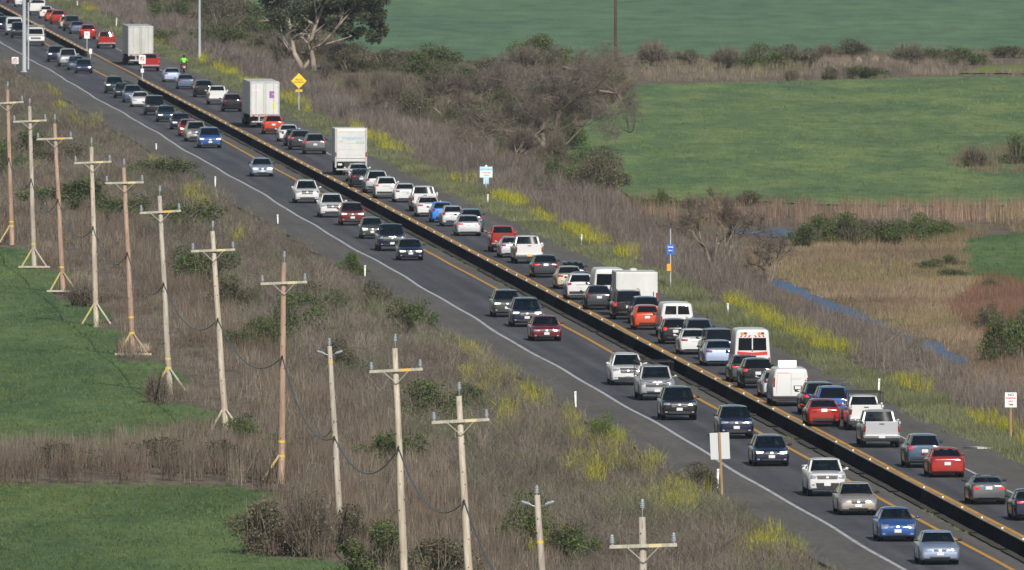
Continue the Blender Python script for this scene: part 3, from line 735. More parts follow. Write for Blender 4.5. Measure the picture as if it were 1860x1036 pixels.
# bare oak
base = G(995, 276, GZ); so = F / base.y
t = thing('bare_oak_tree', 'large leafless oak with spreading twisted limbs at the edge of the middle field', 'tree', base)
bm = bmesh.new(); tips = []
def O(px, py, dy=0): return Vector(((px - 995) / so, dy, (276 - py) / so))
for lp, r0, dy in [([(996,278),(984,258),(970,246),(945,241),(905,236),(880,246),(872,266)], .34, 0), ([(990,274),(985,240),(972,215),(955,198),(930,176)], .28, .4), ([(1000,277),(1008,240),(1016,200),(1022,180),(1034,150),(1042,130)], .36, -.3),
                   ([(1018,190),(1010,165),(1006,150)], .2, .3), ([(1018,205),(1040,185),(1060,170),(1090,165),(1120,170),(1136,196),(1142,240)], .24, -.3), ([(1050,178),(1080,160),(1105,140),(1120,120)], .18, .5),
                   ([(970,216),(950,200),(930,168),(925,150)], .15, -.4), ([(984,238),(1000,190),(990,188),(975,186)], .13, 0), ([(1006,240),(1040,225),(1062,200)], .14, .6), ([(1000,275),(1030,262),(1058,232),(1070,215)], .16, .6)]:
    n = len(lp); ps = [O(x, y, dy * i) for i, (x, y) in enumerate(lp)]; r0 *= .8
    tube(bm, ps, [r0 * (1 - .7 * i / (n - 1)) for i in range(n)], 7, cap=False)
    for i in range(2 if n > 3 else 1, n):
        for k in range(3):
            grow(bm, tips, ps[i], Vector((random.gauss(0, .8), random.gauss(0, .8), random.uniform(-.2, .9))).normalized(), r0 * .26, 1.15, 3, 2, .35, .05)
obj('trunk', finish('trunk', bm, True), m_dead, t)
T, C = twig_cloud(tips, 5, 1.05, .010, [(.19, .155, .135), (.13, .105, .092), (.25, .21, .18), (.13, .14, .08)], [4, 3, 2, 1.4], droop=.5)
obj('crown', tris_mesh('crown', T, C), None, t)
def bare_tree(x, y, w, h, label, name='bare_tree', cols=None, depth=4, per=10, lean=0, leaves=0):
    base = G(x, y, GZ); s = F / base.y; hh = h / s; ww = w / s
    t = thing(name, label, 'tree', base); bm = bmesh.new(); tips = []
    for k in range(4):
        a = random.uniform(0, 6.28); d = Vector((math.cos(a) * ww / hh * .55 + lean, math.sin(a) * .4, 1)).normalized()
        grow(bm, tips, Vector((math.cos(a) * .15, math.sin(a) * .15, 0)), d, hh * .03, hh * .36, depth, 2, .3, .12, .72, (2, 3), 1.0)
    obj('trunk', finish('trunk', bm, True), m_dead, t)
    T, C = twig_cloud(tips, per, hh * .13, .012, cols or [(.13, .105, .09), (.09, .07, .06), (.18, .15, .125)], [4, 3, 2])
    if leaves:
        lb = [(p[0].x, p[0].y, p[0].z, .3, .3, .3) for p in tips]
        T2, C2 = lobe_leaves(lb, leaves, .06, *OLIVE); T = np.concatenate([T, T2]); C = np.concatenate([C, C2])
    obj('crown', tris_mesh('crown', T, C), None, t); return t
bare_tree(1300, 488, 130, 118, 'dark bare tree on the verge right of the blue call box sign', leaves=500)
bare_tree(1392, 520, 90, 100, 'smaller bare tree right of the dark one, at the near creek bank', depth=3)
bare_tree(870, 200, 100, 70, 'pale limbed bare tree at the upper left of the big oak', lean=-.2)
bare_tree(810, 215, 100, 76, 'purple grey bare tree above the box truck, left of the big oak')
bare_tree(930, 300, 110, 70, 'bare brushy tree below the left limbs of the big oak', depth=3, per=14)
bare_tree(1110, 205, 90, 60, 'bare tree crown right behind the big oak near the field edge', depth=3, per=14)
bare_tree(1265, 400, 60, 40, 'small bare tree at the bottom edge of the middle field', depth=3)
bare_tree(600, 150, 50, 40, 'small bare bush tree right of the yellow diamond sign', depth=3)
bare_tree(395, 105, 60, 44, 'dark purple bare bush above the yellow flowers beside the tall lamp pole', depth=3)
bare_tree(690, 215, 80, 44, 'bare shrubby tree on the slope above the box truck', depth=3, per=12)
# pale plumes of pampas grass
for i, (x, y, w, h) in enumerate([(1560,118,16,18),(1590,116,18,18),(1612,116,14,16),(1632,115,16,18),(1480,392,10,20),(235,640,50,36),(262,646,44,30)]):
    p = G(x, y, GZ); s = F / p.y; n = 260
    V, C = twigs(n, w / s, h / s, [(.50, .44, .34), (.38, .32, .24)], [2, 1], wd=.03)
    o = obj('pampas_grass', tris_mesh('pampas_grass', V, C)); o.location = p
    tag(o, ['leftmost pale pampas plume in the far hedge', 'second pale pampas plume from the left in the far hedge', 'third pale pampas plume from the left in the far hedge', 'rightmost pale pampas plume in the far hedge', 'pale tuft at the cattails below the middle field', 'pale dry grass tuft left of the foot of the fifth pole', 'pale dry grass tuft right of the foot of the fifth pole'][i], 'grass clump', 'pale pampas plumes' if i < 4 else None)
random.seed(11)

# ------------------------------------------------------------------ vehicles
m_tyre = mat('tyre_rubber', (.012, .012, .013), .8); m_rim = mat('rim_alloy', (.35, .35, .37), .3, .9)
m_trim = mat('black_trim', (.015, .015, .017), .45); m_chrome = mat('chrome', (.75, .75, .78), .12, 1.0)
m_alu_badge = mat('badge_satin', (.38, .38, .40), .4, .7); m_dim = mat('satin_grille_bar', (.10, .10, .11), .6, .4); m_plate = mat('licence_plate_white', (.58, .59, .62), .5); m_plate_y = mat('licence_plate_orange', (.75, .42, .05), .4)
m_lens = mat('headlight_lens', (.40, .42, .46), .10, .55, 1.0)
m_lens_on = mat('headlight_lit', (.8, .75, .6), .1, .2, 1.0, (1.0, .86, .62), .9)
m_tail = mat('taillight_red', (.24, .008, .008), .15, 0, 1.0)
m_tail_on = mat('taillight_lit', (.32, .010, .008), .2, 0, 1.0, (1.0, .035, .02), .55)
m_amber = mat('amber_lens', (.7, .25, .02), .2, 0, 1.0)
m_seat = mat('seat_fabric', (.05, .05, .055), .85); m_seat_l = mat('seat_fabric_tan', (.22, .20, .17), .85)
def glass_mat(name, tint, op):
    m = bpy.data.materials.new(name); m.use_nodes = True; nt, N, L = nodes(m); b = nt.nodes['Principled BSDF']
    b.inputs['Base Color'].default_value = (*tint, 1); b.inputs['Roughness'].default_value = .05; b.inputs['Specular IOR Level'].default_value = .22
    tr = N('ShaderNodeBsdfTransparent'); tr.inputs[0].default_value = (.75, .82, .80, 1)
    mx = N('ShaderNodeMixShader'); mx.inputs[0].default_value = op
    L(tr.outputs[0], mx.inputs[1]); L(b.outputs[0], mx.inputs[2]); L(mx.outputs[0], nt.nodes['Material Output'].inputs[0]); _m[name] = m
    return m
m_glass = glass_mat('tinted_glass', (.004, .008, .013), .80)
m_glass_d = mat('dark_privacy_glass', (.005, .007, .011), .06, spec=.2)
def paint(rgb, metal=.35):
    n = 'car_paint_%02d_%02d_%02d_%d' % (*(int(c * 99) for c in rgb), metal * 10)
    if n in _m: return _m[n]
    m = mat(n, rgb, .5, metal, 1.0, spec=.08); nt, N, L = nodes(m); b = nt.nodes['Principled BSDF']; b.inputs['Coat Roughness'].default_value = .13
    # road dust low on the body
    tc = N('ShaderNodeTexCoord'); sx = N('ShaderNodeSeparateXYZ'); L(tc.outputs['Object'], sx.inputs[0])
    no = N('ShaderNodeTexNoise', Scale=2.5, Detail=4.0); L(tc.outputs['Object'], no.inputs['Vector'])
    mr = N('ShaderNodeMapRange'); mr.inputs[1].default_value = .75; mr.inputs[2].default_value = .2; mr.inputs[3].default_value = .0; mr.inputs[4].default_value = .07
    L(sx.outputs[2], mr.inputs[0]); mu = N('ShaderNodeMath', operation='MULTIPLY'); L(mr.outputs[0], mu.inputs[0]); L(no.outputs['Fac'], mu.inputs[1])
    x = N('ShaderNodeMix', data_type='RGBA'); x.inputs[6].default_value = (*rgb, 1); x.inputs[7].default_value = (.16, .14, .12, 1)
    L(mu.outputs[0], x.inputs[0]); L(x.outputs[2], b.inputs['Base Color']); return m
def interp(tab, t):
    for (a, va), (b, vb) in zip(tab, tab[1:]):
        if t <= b: return va + (vb - va) * (t - a) / (b - a) if b > a else vb
    return tab[-1][1]
PLAN = [(0, .80), (.006, .86), (.02, .91), (.05, .955), (.10, .985), (.2, 1), (.82, 1), (.94, .975), (.98, .93), (.994, .89), (1, .84)]
PLAN_BOX = [(0, .86), (.006, .91), (.02, .95), (.06, .985), (.12, 1), (.95, 1), (.985, .985), (.995, .97), (1, .94)]
def lower_body(bm, sp):
    L_, W = sp['L'], sp['W']; hw = W / 2; R_ = sp.get('R', .335); ax = (sp['axf'], sp['axr'])
    ts = {0, .006, .02, .05, .08, .12, .2, .3, .36, .5, .65, .8, .88, .93, .96, .98, .992, 1.0}
    for t, z in sp['prof']: ts.add(t)
    for a in ax:
        for q in (-1.16, -1.15, -.95, -.6, -.2, .2, .6, .95, 1.15, 1.16): ts.add(min(max(a + q * R_ / L_, 0), 1))
    ts = sorted(ts); ts = [t for i, t in enumerate(ts) if i == 0 or t - ts[i - 1] > .0008]
    zb0 = sp.get('zb', .20); H_ = sp['H']; tum = sp.get('tumble', 0.0); z1 = sp.get('beltz', 1.0); rings = []
    for t in ts:
        zt = interp(sp['prof'], t); w = hw * interp(sp.get('plan', PLAN), t)
        zb = zb0 + .10 * max(0, 1 - t / .03) + .12 * max(0, (t - .96) / .04)
        for a in ax:
            d = abs(t - a) * L_ / (R_ * 1.15)
            if d < 1: zb = max(zb, R_ + math.sqrt(1 - d * d) * R_ * 1.15)
        c = sp.get('crown', .035); zm = zb + (zt - zb) * .5
        row = [(0, zt + c), (.45 * w, zt + c * .85), (.80 * w, zt + c * .25), (.935 * w, zt - .035), (.985 * w, zt - .11), (1.0 * w, zt - (zt - zb) * .38), (.995 * w, zb + (zt - zb) * .3), (.97 * w, zb + .05), (.92 * w, zb)]
        if tum and zt > z1 + .2:
            hh = zt - z1; wt = 1 - tum * min(1, hh / (H_ - z1))
            row = [(0, zt + c), (.45 * w * wt, zt + c * .85), (.82 * w * wt, zt + c * .3), (.94 * w * wt, zt - .05), (.985 * w * wt, zt - .15), (w * (1 - tum * .45 * min(1, hh / (H_ - z1))), z1 + hh * .35), (w, z1), (.985 * w, zb + .06), (.93 * w, zb)]
        y = L_ / 2 - t * L_
        ring = [bm.verts.new((x, y, z)) for x, z in row] + [bm.verts.new((-x, y, z)) for x, z in reversed(row[1:])]
        rings.append(ring)
    n = len(rings[0])
    for a, b in zip(rings, rings[1:]):
        for k in range(n): bm.faces.new((a[k], a[(k + 1) % n], b[(k + 1) % n], b[k]))
    bm.faces.new(rings[0]); bm.faces.new(rings[-1][::-1])
def grid_mesh(name, rows, back=.03, ny=1):
    """patch from rows of points with a thin rim going back"""
    bm = bmesh.new(); V = [[bm.verts.new(p) for p in r] for r in rows]
    for a, b in zip(V, V[1:]):
        for k in range(len(a) - 1): bm.faces.new((a[k], a[k + 1], b[k + 1], b[k]))
    edge = V[0] + [r[-1] for r in V[1:]] + V[-1][-2::-1] + [r[0] for r in V[-2:0:-1]]
    if back:
        e2 = [bm.verts.new(v.co - Vector((0, back * ny, 0))) for v in edge]
        for k in range(len(edge)): bm.faces.new((edge[k], edge[(k + 1) % len(edge)], e2[(k + 1) % len(edge)], e2[k]))
    return finish(name, bm, True, .6)
def patch(bvh, name, c4, sgn, L_, off=.012, n=6, m=3, back=.05):
    """panel that follows the bodywork: corners (x, z) BL BR TR TL, seen from the front (+1) or rear (-1)"""
    rows = []; last = None
    for j in range(m + 1):
        r = []
        for i in range(n + 1):
            a, b = i / n, j / m
            x = (c4[0][0] * (1 - a) + c4[1][0] * a) * (1 - b) + (c4[3][0] * (1 - a) + c4[2][0] * a) * b
            z = (c4[0][1] * (1 - a) + c4[1][1] * a) * (1 - b) + (c4[3][1] * (1 - a) + c4[2][1] * a) * b
            h = bvh.ray_cast(Vector((x, sgn * (L_ / 2 + 2), z)), Vector((0, -sgn, 0)))
            y = h[0].y if h[0] is not None else (last if last is not None else sgn * L_ / 2)
            if h[0] is not None and abs(h[0].y) < L_ * .1 and last is not None: y = last
            last = y; r.append(Vector((x, y + sgn * off, z)))
        rows.append(r)
    return grid_mesh(name, rows, back, sgn)
def mir(c4): return [(-c4[1][0], c4[1][1]), (-c4[0][0], c4[0][1]), (-c4[3][0], c4[3][1]), (-c4[2][0], c4[2][1])]
def rect(x, z, w, h): return [(x - w / 2, z - h / 2), (x + w / 2, z - h / 2), (x + w / 2, z + h / 2), (x - w / 2, z + h / 2)]
def greenhouse(bm, sp, parts):
    L_, hw, H_ = sp['L'], sp['W'] / 2, sp['H']; g = sp['gh']          # t: cowl, roof front, roof rear, deck
    yc, yf, yr, yd = [L_ / 2 - t * L_ for t in g]; zc, zd = interp(sp['prof'], g[0]), interp(sp['prof'], g[3])
    bw, tw = hw * .91, hw * sp.get('roofw', .70); zr = H_ - .07
    C = {'cl': (yc, bw * .97, zc - .02), 'fl': (yf, tw * .96, zr), 'rl': (yr, tw * .95, zr), 'dl': (yd, bw * .95, zd - .02)}
    for s in (-1, 1):
        def P(k, dx=0, dy=0): y, x, z = C[k]; return Vector((s * (x - dx), y + dy, z))
        def pil(a, b, w0, w1, d=.06):
            hull8(bm, [P(a), P(a, d), P(a, d, -w0), P(a, 0, -w0)], [P(b), P(b, d), P(b, d, -w1), P(b, 0, -w1)])
        pil('cl', 'fl', .10, .08, .085)
        cw = sp.get('cpil', .22)
        hull8(bm, [P('dl'), P('dl', .085), P('dl', .085, cw), P('dl', 0, cw)], [P('rl'), P('rl', .085), P('rl', .085, cw * .8), P('rl', 0, cw * .8)])
        ym = (yf + yr) / 2 + .1; zb_ = interp(sp['prof'], .5) - .02
        hull8(bm, [Vector((s * bw, ym, zb_)), Vector((s * (bw - .05), ym, zb_)), Vector((s * (bw - .05), ym - .1, zb_)), Vector((s * bw, ym - .1, zb_))],
              [Vector((s * tw, ym, zr)), Vector((s * (tw - .05), ym, zr)), Vector((s * (tw - .05), ym - .08, zr)), Vector((s * tw, ym - .08, zr))])
    # roof shell
    nx, ny = 8, 6; top = []
    for j in range(ny + 1):
        a = j / ny; y = yf + .05 + (yr - yf - .10) * a; row = []
        for i in range(nx + 1):
            b = i / nx * 2 - 1; e = max(abs(b) ** 4 * .05, (abs(a * 2 - 1) ** 6) * .045)
            row.append(bm.verts.new((b * tw * (1.015 if 0 < j < ny else .99), y, H_ - .015 * b * b - e - .01 * (a * 2 - 1) ** 2)))
        top.append(row)
    for a, b in zip(top, top[1:]):
        for k in range(nx): bm.faces.new((a[k], a[k + 1], b[k + 1], b[k]))
    edge = top[0] + [r[-1] for r in top[1:]] + top[-1][-2::-1] + [r[0] for r in top[-2:0:-1]]
    low = [bm.verts.new((v.co.x * .985, v.co.y, zr - .012)) for v in edge]
    for k in range(len(edge)): bm.faces.new((edge[k], edge[(k + 1) % len(edge)], low[(k + 1) % len(edge)], low[k]))
    bm.faces.new(low)
    def pane(name, k0, k1, sg, inset, m_, bul=.035):
        y0, x0, z0 = C[k0]; y1, x1, z1 = C[k1]; rows = []
        for j in range(5):
            b = j / 4; r = []
            for i in range(9):
                a = i / 8 * 2 - 1; x = a * ((x0 - inset) * (1 - b) + (x1 - inset) * b)
                r.append(Vector((x, y0 * (1 - b) + y1 * b + sg * (bul * (1 - a * a) - .015), z0 * (1 - b) + z1 * b + .012)))
            rows.append(r)
        parts.append((name, grid_mesh(name, rows, 0), m_, 1))
    pane('windshield', 'cl', 'fl', 1, .035, m_glass)
    pane('rear_window', 'dl', 'rl', -1, .06 if sp.get('cpil', .22) < .3 else .12, sp.get('rg', m_glass_d))
    for s in (-1, 1):
        rows = []
        for j in range(2):
            r = []
            for i in range(7):
                a = i / 6; b = j
                yb = yc * (1 - a) + yd * a; yt = yf * (1 - a) + yr * a; zb_ = interp(sp['prof'], .5) - .02
                x = bw * .985 if j == 0 else tw * .985; y = yb if j == 0 else yt
                r.append(Vector((s * (x - .015), y + (-.1 if i == 0 else (.16 if i == 6 else 0)) * 1.0, zb_ if j == 0 else zr)))
            rows.append(r)
        parts.append(('side_window', grid_mesh('side_window', rows, 0), m_glass, 1))
def wheel_mesh(R_, wd=.20):
    bm = bmesh.new(); lathe(bm, [(R_ * .62, -wd / 2), (R_ * .93, -wd / 2), (R_, -wd * .32), (R_, wd * .32), (R_ * .93, wd / 2), (R_ * .62, wd / 2)], 18)
    me = finish('tyre', bm, True, .6); me.transform(Matrix.Rotation(math.pi / 2, 4, 'Y'))
    bm = bmesh.new(); lathe(bm, [(R_ * .62, -wd * .42), (R_ * .62, wd * .42), (R_ * .2, wd * .46), (.03, wd * .46)], 12)
    rm = finish('rim', bm, True, .5); rm.transform(Matrix.Rotation(math.pi / 2, 4, 'Y'))
    return me, rm
_wheels = {}
def wheels_for(R_, wd=.2):
    if (R_, wd) not in _wheels: _wheels[(R_, wd)] = wheel_mesh(R_, wd)
    return _wheels[(R_, wd)]
def seats_mesh(sp):
    bm = bmesh.new(); L_, hw = sp['L'], sp['W'] / 2; g = sp['gh']; z = interp(sp['prof'], .5) + .045
    y0 = L_ / 2 - (g[0] + .01) * L_; y1 = L_ / 2 - (g[3] - .02) * L_
    box(bm, -hw * .80, hw * .80, y1 + .1, y0 - .1, z - .03, z)
    for yy, xs in ((y0 - 1.15, (-.36, .36)), (y0 - 1.95, (-.42, 0, .42))):
        if yy < y1 + .2: continue
        for x in xs:
            box(bm, x - .22, x + .22, yy - .08, yy + .04, z, z + .18, .03); box(bm, x - .12, x + .12, yy - .08, yy, z + .20, z + .36, .03)
    box(bm, -.28, -.44 + .28, y0 - .42, y0 - .40, z, z + .10)
    return finish('seats', bm, True, .6)
def person_mesh():
    """head, shoulders and arms reaching to the wheel, one surface"""
    me = bpy.data.meshes.new('person'); bm = bmesh.new()
    P = [(0, 0, -.25), (0, 0, .10), (0, .01, .24), (0, .02, .33), (0, .03, .42), (-.17, 0, .16), (-.22, .14, -.02), (-.13, .38, .02), (.17, 0, .16), (.22, .14, -.02), (.13, .38, .02), (0, .04, .50)]
    rr = [.15, .17, .10, .055, .10, .075, .055, .04, .075, .055, .04, .085]
    E_ = [(0, 1), (1, 2), (2, 3), (3, 4), (4, 11), (1, 5), (5, 6), (6, 7), (1, 8), (8, 9), (9, 10)]
    vs = [bm.verts.new(p) for p in P]
    for a, b in E_: bm.edges.new((vs[a], vs[b]))
    bm.to_mesh(me); bm.free()
    o = bpy.data.objects.new('person', me); COL.objects.link(o)
    o.modifiers.new('s', 'SKIN'); sv = me.skin_vertices[0].data
    for i, r in enumerate(rr): sv[i].radius = (r, r)
    sv[0].use_root = True
    o.modifiers.new('b', 'SUBSURF').levels = 1
    bpy.context.view_layer.update()
    me2 = bpy.data.meshes.new_from_object(o.evaluated_get(bpy.context.evaluated_depsgraph_get())); bpy.data.objects.remove(o)
    for p in me2.polygons: p.use_smooth = True
    return me2
SP = {}
SED = [(0, .58), (.006, .68), (.02, .745), (.06, .80), (.13, .86), (.25, .93), (.29, .95), (.5, .97), (.80, 1.0), (.86, 1.02), (.95, 1.0), (.985, .96), (.995, .90), (1, .84)]
HAT = [(0, .60), (.006, .70), (.02, .76), (.06, .83), (.12, .89), (.21, .97), (.26, 1.0), (.5, 1.0), (.9, 1.06), (.97, 1.04), (.99, .98), (1, .90)]
SUV = [(0, .72), (.006, .86), (.02, .94), (.06, 1.0), (.12, 1.04), (.24, 1.09), (.28, 1.10), (.5, 1.10), (.9, 1.14), (.985, 1.12), (.995, 1.08), (1, .98)]
TRK = [(0, .80), (.005, .98), (.02, 1.06), (.06, 1.10), (.12, 1.13), (.22, 1.17), (.26, 1.18), (.5, 1.20), (.62, 1.24), (.985, 1.24), (.996, 1.22), (1, 1.16)]
MIN = [(0, .66), (.006, .80), (.02, .90), (.06, .98), (.11, 1.04), (.18, 1.10), (.22, 1.12), (.5, 1.10), (.95, 1.12), (.99, 1.10), (1, 1.0)]
def defspec(n, **k): SP[n] = k
defspec('sedan', L=4.6, W=1.78, H=1.44, prof=SED, gh=(.28, .42, .70, .855), axf=.19, axr=.79, cpil=.16, hl=(.40, .83, .585, .70), gr=(.30, .60, .70), pf=(.50), intake=(.52, .28, .37), tl=(.50, .83, .80, .93), pr=(.70, 0), bump=(.60, .30, .36))
defspec('sedan_large', L=4.85, W=1.83, H=1.48, prof=SED, gh=(.27, .41, .71, .86), axf=.19, axr=.79, cpil=.18, hl=(.44, .86, .60, .715), gr=(.34, .56, .72), pf=(.47), intake=(.50, .27, .36), tl=(.46, .86, .80, .92), pr=(.86, 0), bump=(.66, .28, .34))
defspec('sports_sedan', L=4.65, W=1.80, H=1.43, prof=SED, gh=(.29, .44, .72, .90), axf=.19, axr=.79, cpil=.14, hl=(.44, .85, .60, .69), gr=(.36, .50, .68), pf=(.47), intake=(.56, .26, .36), tl=(.44, .84, .74, .86), pr=(.87, 0), bump=(.68, .26, .46))
defspec('convertible', L=4.45, W=1.74, H=1.32, prof=SED, gh=(.31, .44, .66, .80), axf=.19, axr=.79, cpil=.10, hl=(.44, .83, .58, .68), gr=(.30, .46, .56), pf=(.47), intake=(.50, .26, .34), tl=(.52, .84, .72, .84), pr=(.80, 0), bump=(.60, .28, .36), rg='see')
defspec('hatchback', L=4.45, W=1.75, H=1.50, prof=HAT, gh=(.21, .43, .74, .965), axf=.20, axr=.80, cpil=.14, hl=(.50, .86, .60, .80), gr=(.24, .66, .72), pf=(.50), intake=(.50, .30, .38), tl=(.62, .87, .86, 1.04), pr=(.80, 0), bump=(.58, .30, .44), roofw=.66)
defspec('compact_hatch', L=4.0, W=1.70, H=1.50, prof=HAT, gh=(.22, .36, .86, .975), axf=.20, axr=.82, cpil=.16, hl=(.44, .84, .62, .78), gr=(.30, .62, .74), pf=(.50), intake=(.46, .28, .38), tl=(.62, .85, .82, 1.02), pr=(.78, 0), bump=(.58, .30, .46))
defspec('station_wagon', L=4.8, W=1.82, H=1.50, prof=SED, gh=(.27, .40, .93, .985), axf=.19, axr=.79, cpil=.12, hl=(.46, .84, .64, .76), gr=(.30, .60, .76), pf=(.50), intake=(.55, .28, .38), tl=(.70, .86, .72, 1.0), pr=(.78, 0), bump=(.86, .30, .54), rack=1)
defspec('suv', L=4.8, W=1.93, H=1.74, prof=SUV, gh=(.25, .37, .90, .98), axf=.19, axr=.79, R=.37, zb=.26, cpil=.16, hl=(.50, .90, .82, .95), gr=(.42, .70, .97), pf=(.60), intake=(.62, .36, .48), tl=(.62, .90, .96, 1.12), pr=(.84, 0), bump=(.84, .34, .56), rack=1)
defspec('compact_suv', L=4.55, W=1.84, H=1.66, prof=SUV, gh=(.24, .38, .88, .975), axf=.19, axr=.80, R=.35, zb=.24, cpil=.18, hl=(.46, .88, .80, .92), gr=(.32, .76, .92), pf=(.60), intake=(.58, .34, .50), tl=(.64, .88, .94, 1.10), pr=(.86, 0), bump=(.80, .34, .56))
defspec('boxy_suv', L=4.75, W=1.92, H=1.80, prof=SUV, gh=(.26, .34, .93, .99), axf=.18, axr=.79, R=.38, zb=.28, cpil=.12, hl=(.54, .88, .80, .98), gr=(.50, .76, .98), pf=(.58), intake=(.60, .36, .46), tl=(.76, .92, .84, 1.12), pr=(.80, 0), bump=(.90, .36, .54), rack=1, roofw=.78)
defspec('minivan', L=5.1, W=1.98, H=1.75, prof=MIN, gh=(.17, .34, .93, .985), axf=.18, axr=.80, R=.34, zb=.22, cpil=.14, hl=(.54, .91, .74, .86), gr=(.44, .66, .80), pf=(.54), intake=(.60, .32, .42), tl=(.76, .92, .90, 1.14), pr=(.90, 0), bump=(.86, .30, .46), roofw=.74)
defspec('pickup_truck', L=5.6, W=1.98, H=1.86, prof=TRK, gh=(.25, .33, .56, .59), axf=.17, axr=.79, R=.40, zb=.34, cpil=.10, hl=(.66, .94, .86, 1.06), gr=(.62, .74, 1.06), pf=(.56), intake=(.60, .40, .52), tl=(.82, .96, .80, 1.14), pr=(.64, 0), bump=(.95, .46, .66), bed=1, roofw=.76)
defspec('midsize_pickup', L=5.2, W=1.86, H=1.78, prof=TRK, gh=(.25, .34, .57, .61), axf=.17, axr=.79, R=.37, zb=.32, cpil=.10, hl=(.56, .90, .86, 1.02), gr=(.50, .84, 1.02), pf=(.60), intake=(.60, .42, .66), tl=(.80, .95, .84, 1.12), pr=(.64, 0), bump=(.93, .46, .64), bed=1, roofw=.75)
def small_lathe(name, prof, seg=10):
    bm = bmesh.new(); lathe(bm, prof, seg); return finish(name, bm, True, .7)
_built = {}
def build_spec(n):
    if n in _built: return _built[n]
    sp = SP[n]; L_, hw, H_ = sp['L'], sp['W'] / 2, sp['H']; bm = bmesh.new(); lower_body(bm, sp); parts = []
    tmp = bm.copy(); bvh = BVHTree.FromBMesh(tmp)
    s2 = dict(sp)
    if sp.get('rg') == 'see' or n in ('pickup_truck', 'midsize_pickup', 'sedan', 'sedan_large', 'sports_sedan'): s2['rg'] = m_glass
    greenhouse(bm, s2, parts)
    if sp.get('bed'):
        pass
    body = finish('body', bm, True, .55)
    P = [('body', body, 'paint', 0)] + parts
    def add(name, me, m_, far=0): P.append((name, me, m_, far))
    x0, x1, z0, z1 = [a * b for a, b in zip(sp['hl'], (hw, hw, 1, 1))]
    hl = [(x0 + .03, z0 + .01), (x1 - .02, z0 - .01), (x1 + .02, z1 + .015), (x0 - .04, z1 - .025)]
    add('headlight', patch(bvh, 'headlight', hl, 1, L_, .014), 'head', 0); add('headlight', patch(bvh, 'headlight', mir(hl), 1, L_, .014), 'head', 0)
    gx, g0, g1 = sp['gr']; gx *= hw
    tr = [(-gx, g0), (gx, g0), (gx * 1.12, g1), (-gx * 1.12, g1)]
    add('grille', patch(bvh, 'grille', tr, 1, L_, .012), m_trim, 1)
    nb = 3 if g1 - g0 > .15 else 1
    for k in range(nb):
        zz = g0 + (g1 - g0) * (k + .5) / nb; add('grille_bar', patch(bvh, 'grille_bar', rect(0, zz, gx * 1.9, .018), 1, L_, .03, 6, 1), m_chrome if n in ('suv', 'pickup_truck') else m_dim, 1)
    add('emblem', patch(bvh, 'emblem', rect(0, (g0 + g1) / 2, .12, .08), 1, L_, .04, 2, 2), m_alu_badge, 1)
    ix, i0, i1 = sp['intake']; ix *= hw
    add('air_intake', patch(bvh, 'air_intake', [(-ix * .9, i0), (ix * .9, i0), (ix, i1), (-ix, i1)], 1, L_, .010), m_trim, 1)
    for s in (-1, 1): add('fog_light', patch(bvh, 'fog_light', rect(s * hw * .72, (i0 + i1) / 2 + .03, .13, .07), 1, L_, .015, 2, 1), m_lens, 1)
    add('front_licence_plate', patch(bvh, 'front_licence_plate', rect(0, sp['pf'], .31, .15), 1, L_, .035, 2, 1), m_plate, 1)
    x0, x1, z0, z1 = [a * b for a, b in zip(sp['tl'], (hw, hw, 1, 1))]
    tl = [(x0 + .02, z0), (x1, z0 + .01), (x1 + .01, z1), (x0 - .02, z1 - .01)]
    add('taillight', patch(bvh, 'taillight', tl, -1, L_, .014), 'tail', 0); add('taillight', patch(bvh, 'taillight', mir(tl), -1, L_, .014), 'tail', 0)
    add('licence_plate', patch(bvh, 'licence_plate', rect(0, sp['pr'][0], .31, .16), -1, L_, .03, 2, 1), 'plate', 1)
    add('trunk_trim', patch(bvh, 'trunk_trim', rect(0, sp['pr'][0] + .11, .55, .022), -1, L_, .022, 4, 1), m_dim, 1)
    bx, b0, b1 = sp['bump']; bx *= hw
    add('lower_bumper', patch(bvh, 'lower_bumper', [(-bx, b0), (bx, b0), (bx, b1), (-bx, b1)], -1, L_, .012), m_chrome if n == 'pickup_truck' else m_trim, 1)
    g = sp['gh']; yr = L_ / 2 - g[2] * L_
    bm = bmesh.new(); box(bm, -.13, .13, yr - .03, yr + .03, H_ - .095, H_ - .055, .01); add('high_brake_light', finish('high_brake_light', bm), 'tail', 1)
    yc = L_ / 2 - g[0] * L_; zc = interp(sp['prof'], g[0])
    for s in (-1, 1):
        bm = bmesh.new(); bmesh.ops.create_uvsphere(bm, u_segments=8, v_segments=6, radius=1)
        for v in bm.verts: v.co = Vector((s * (hw + .09) + v.co.x * .095, yc - .30 + v.co.y * .06, zc + .11 + v.co.z * .07))
        box(bm, min(s * (hw - .08), s * (hw + .02)), max(s * (hw - .08), s * (hw + .02)), yc - .32, yc - .26, zc + .04, zc + .09)
        add('mirror', finish('mirror', bm, True), 'mirror', 0)
    if sp.get('rack'):
        for s in (-1, 1):
            bm = bmesh.new(); x = s * hw * sp.get('roofw', .70) * .9
            tube(bm, [(x, L_ / 2 - (g[1] + .06) * L_, H_ - .02), (x, L_ / 2 - (g[1] + .09) * L_, H_ + .045), (x, L_ / 2 - (g[2] - .06) * L_, H_ + .045), (x, L_ / 2 - (g[2] - .03) * L_, H_ - .02)], .018, 6)
            add('roof_rail', finish('roof_rail', bm, True), m_trim, 1)
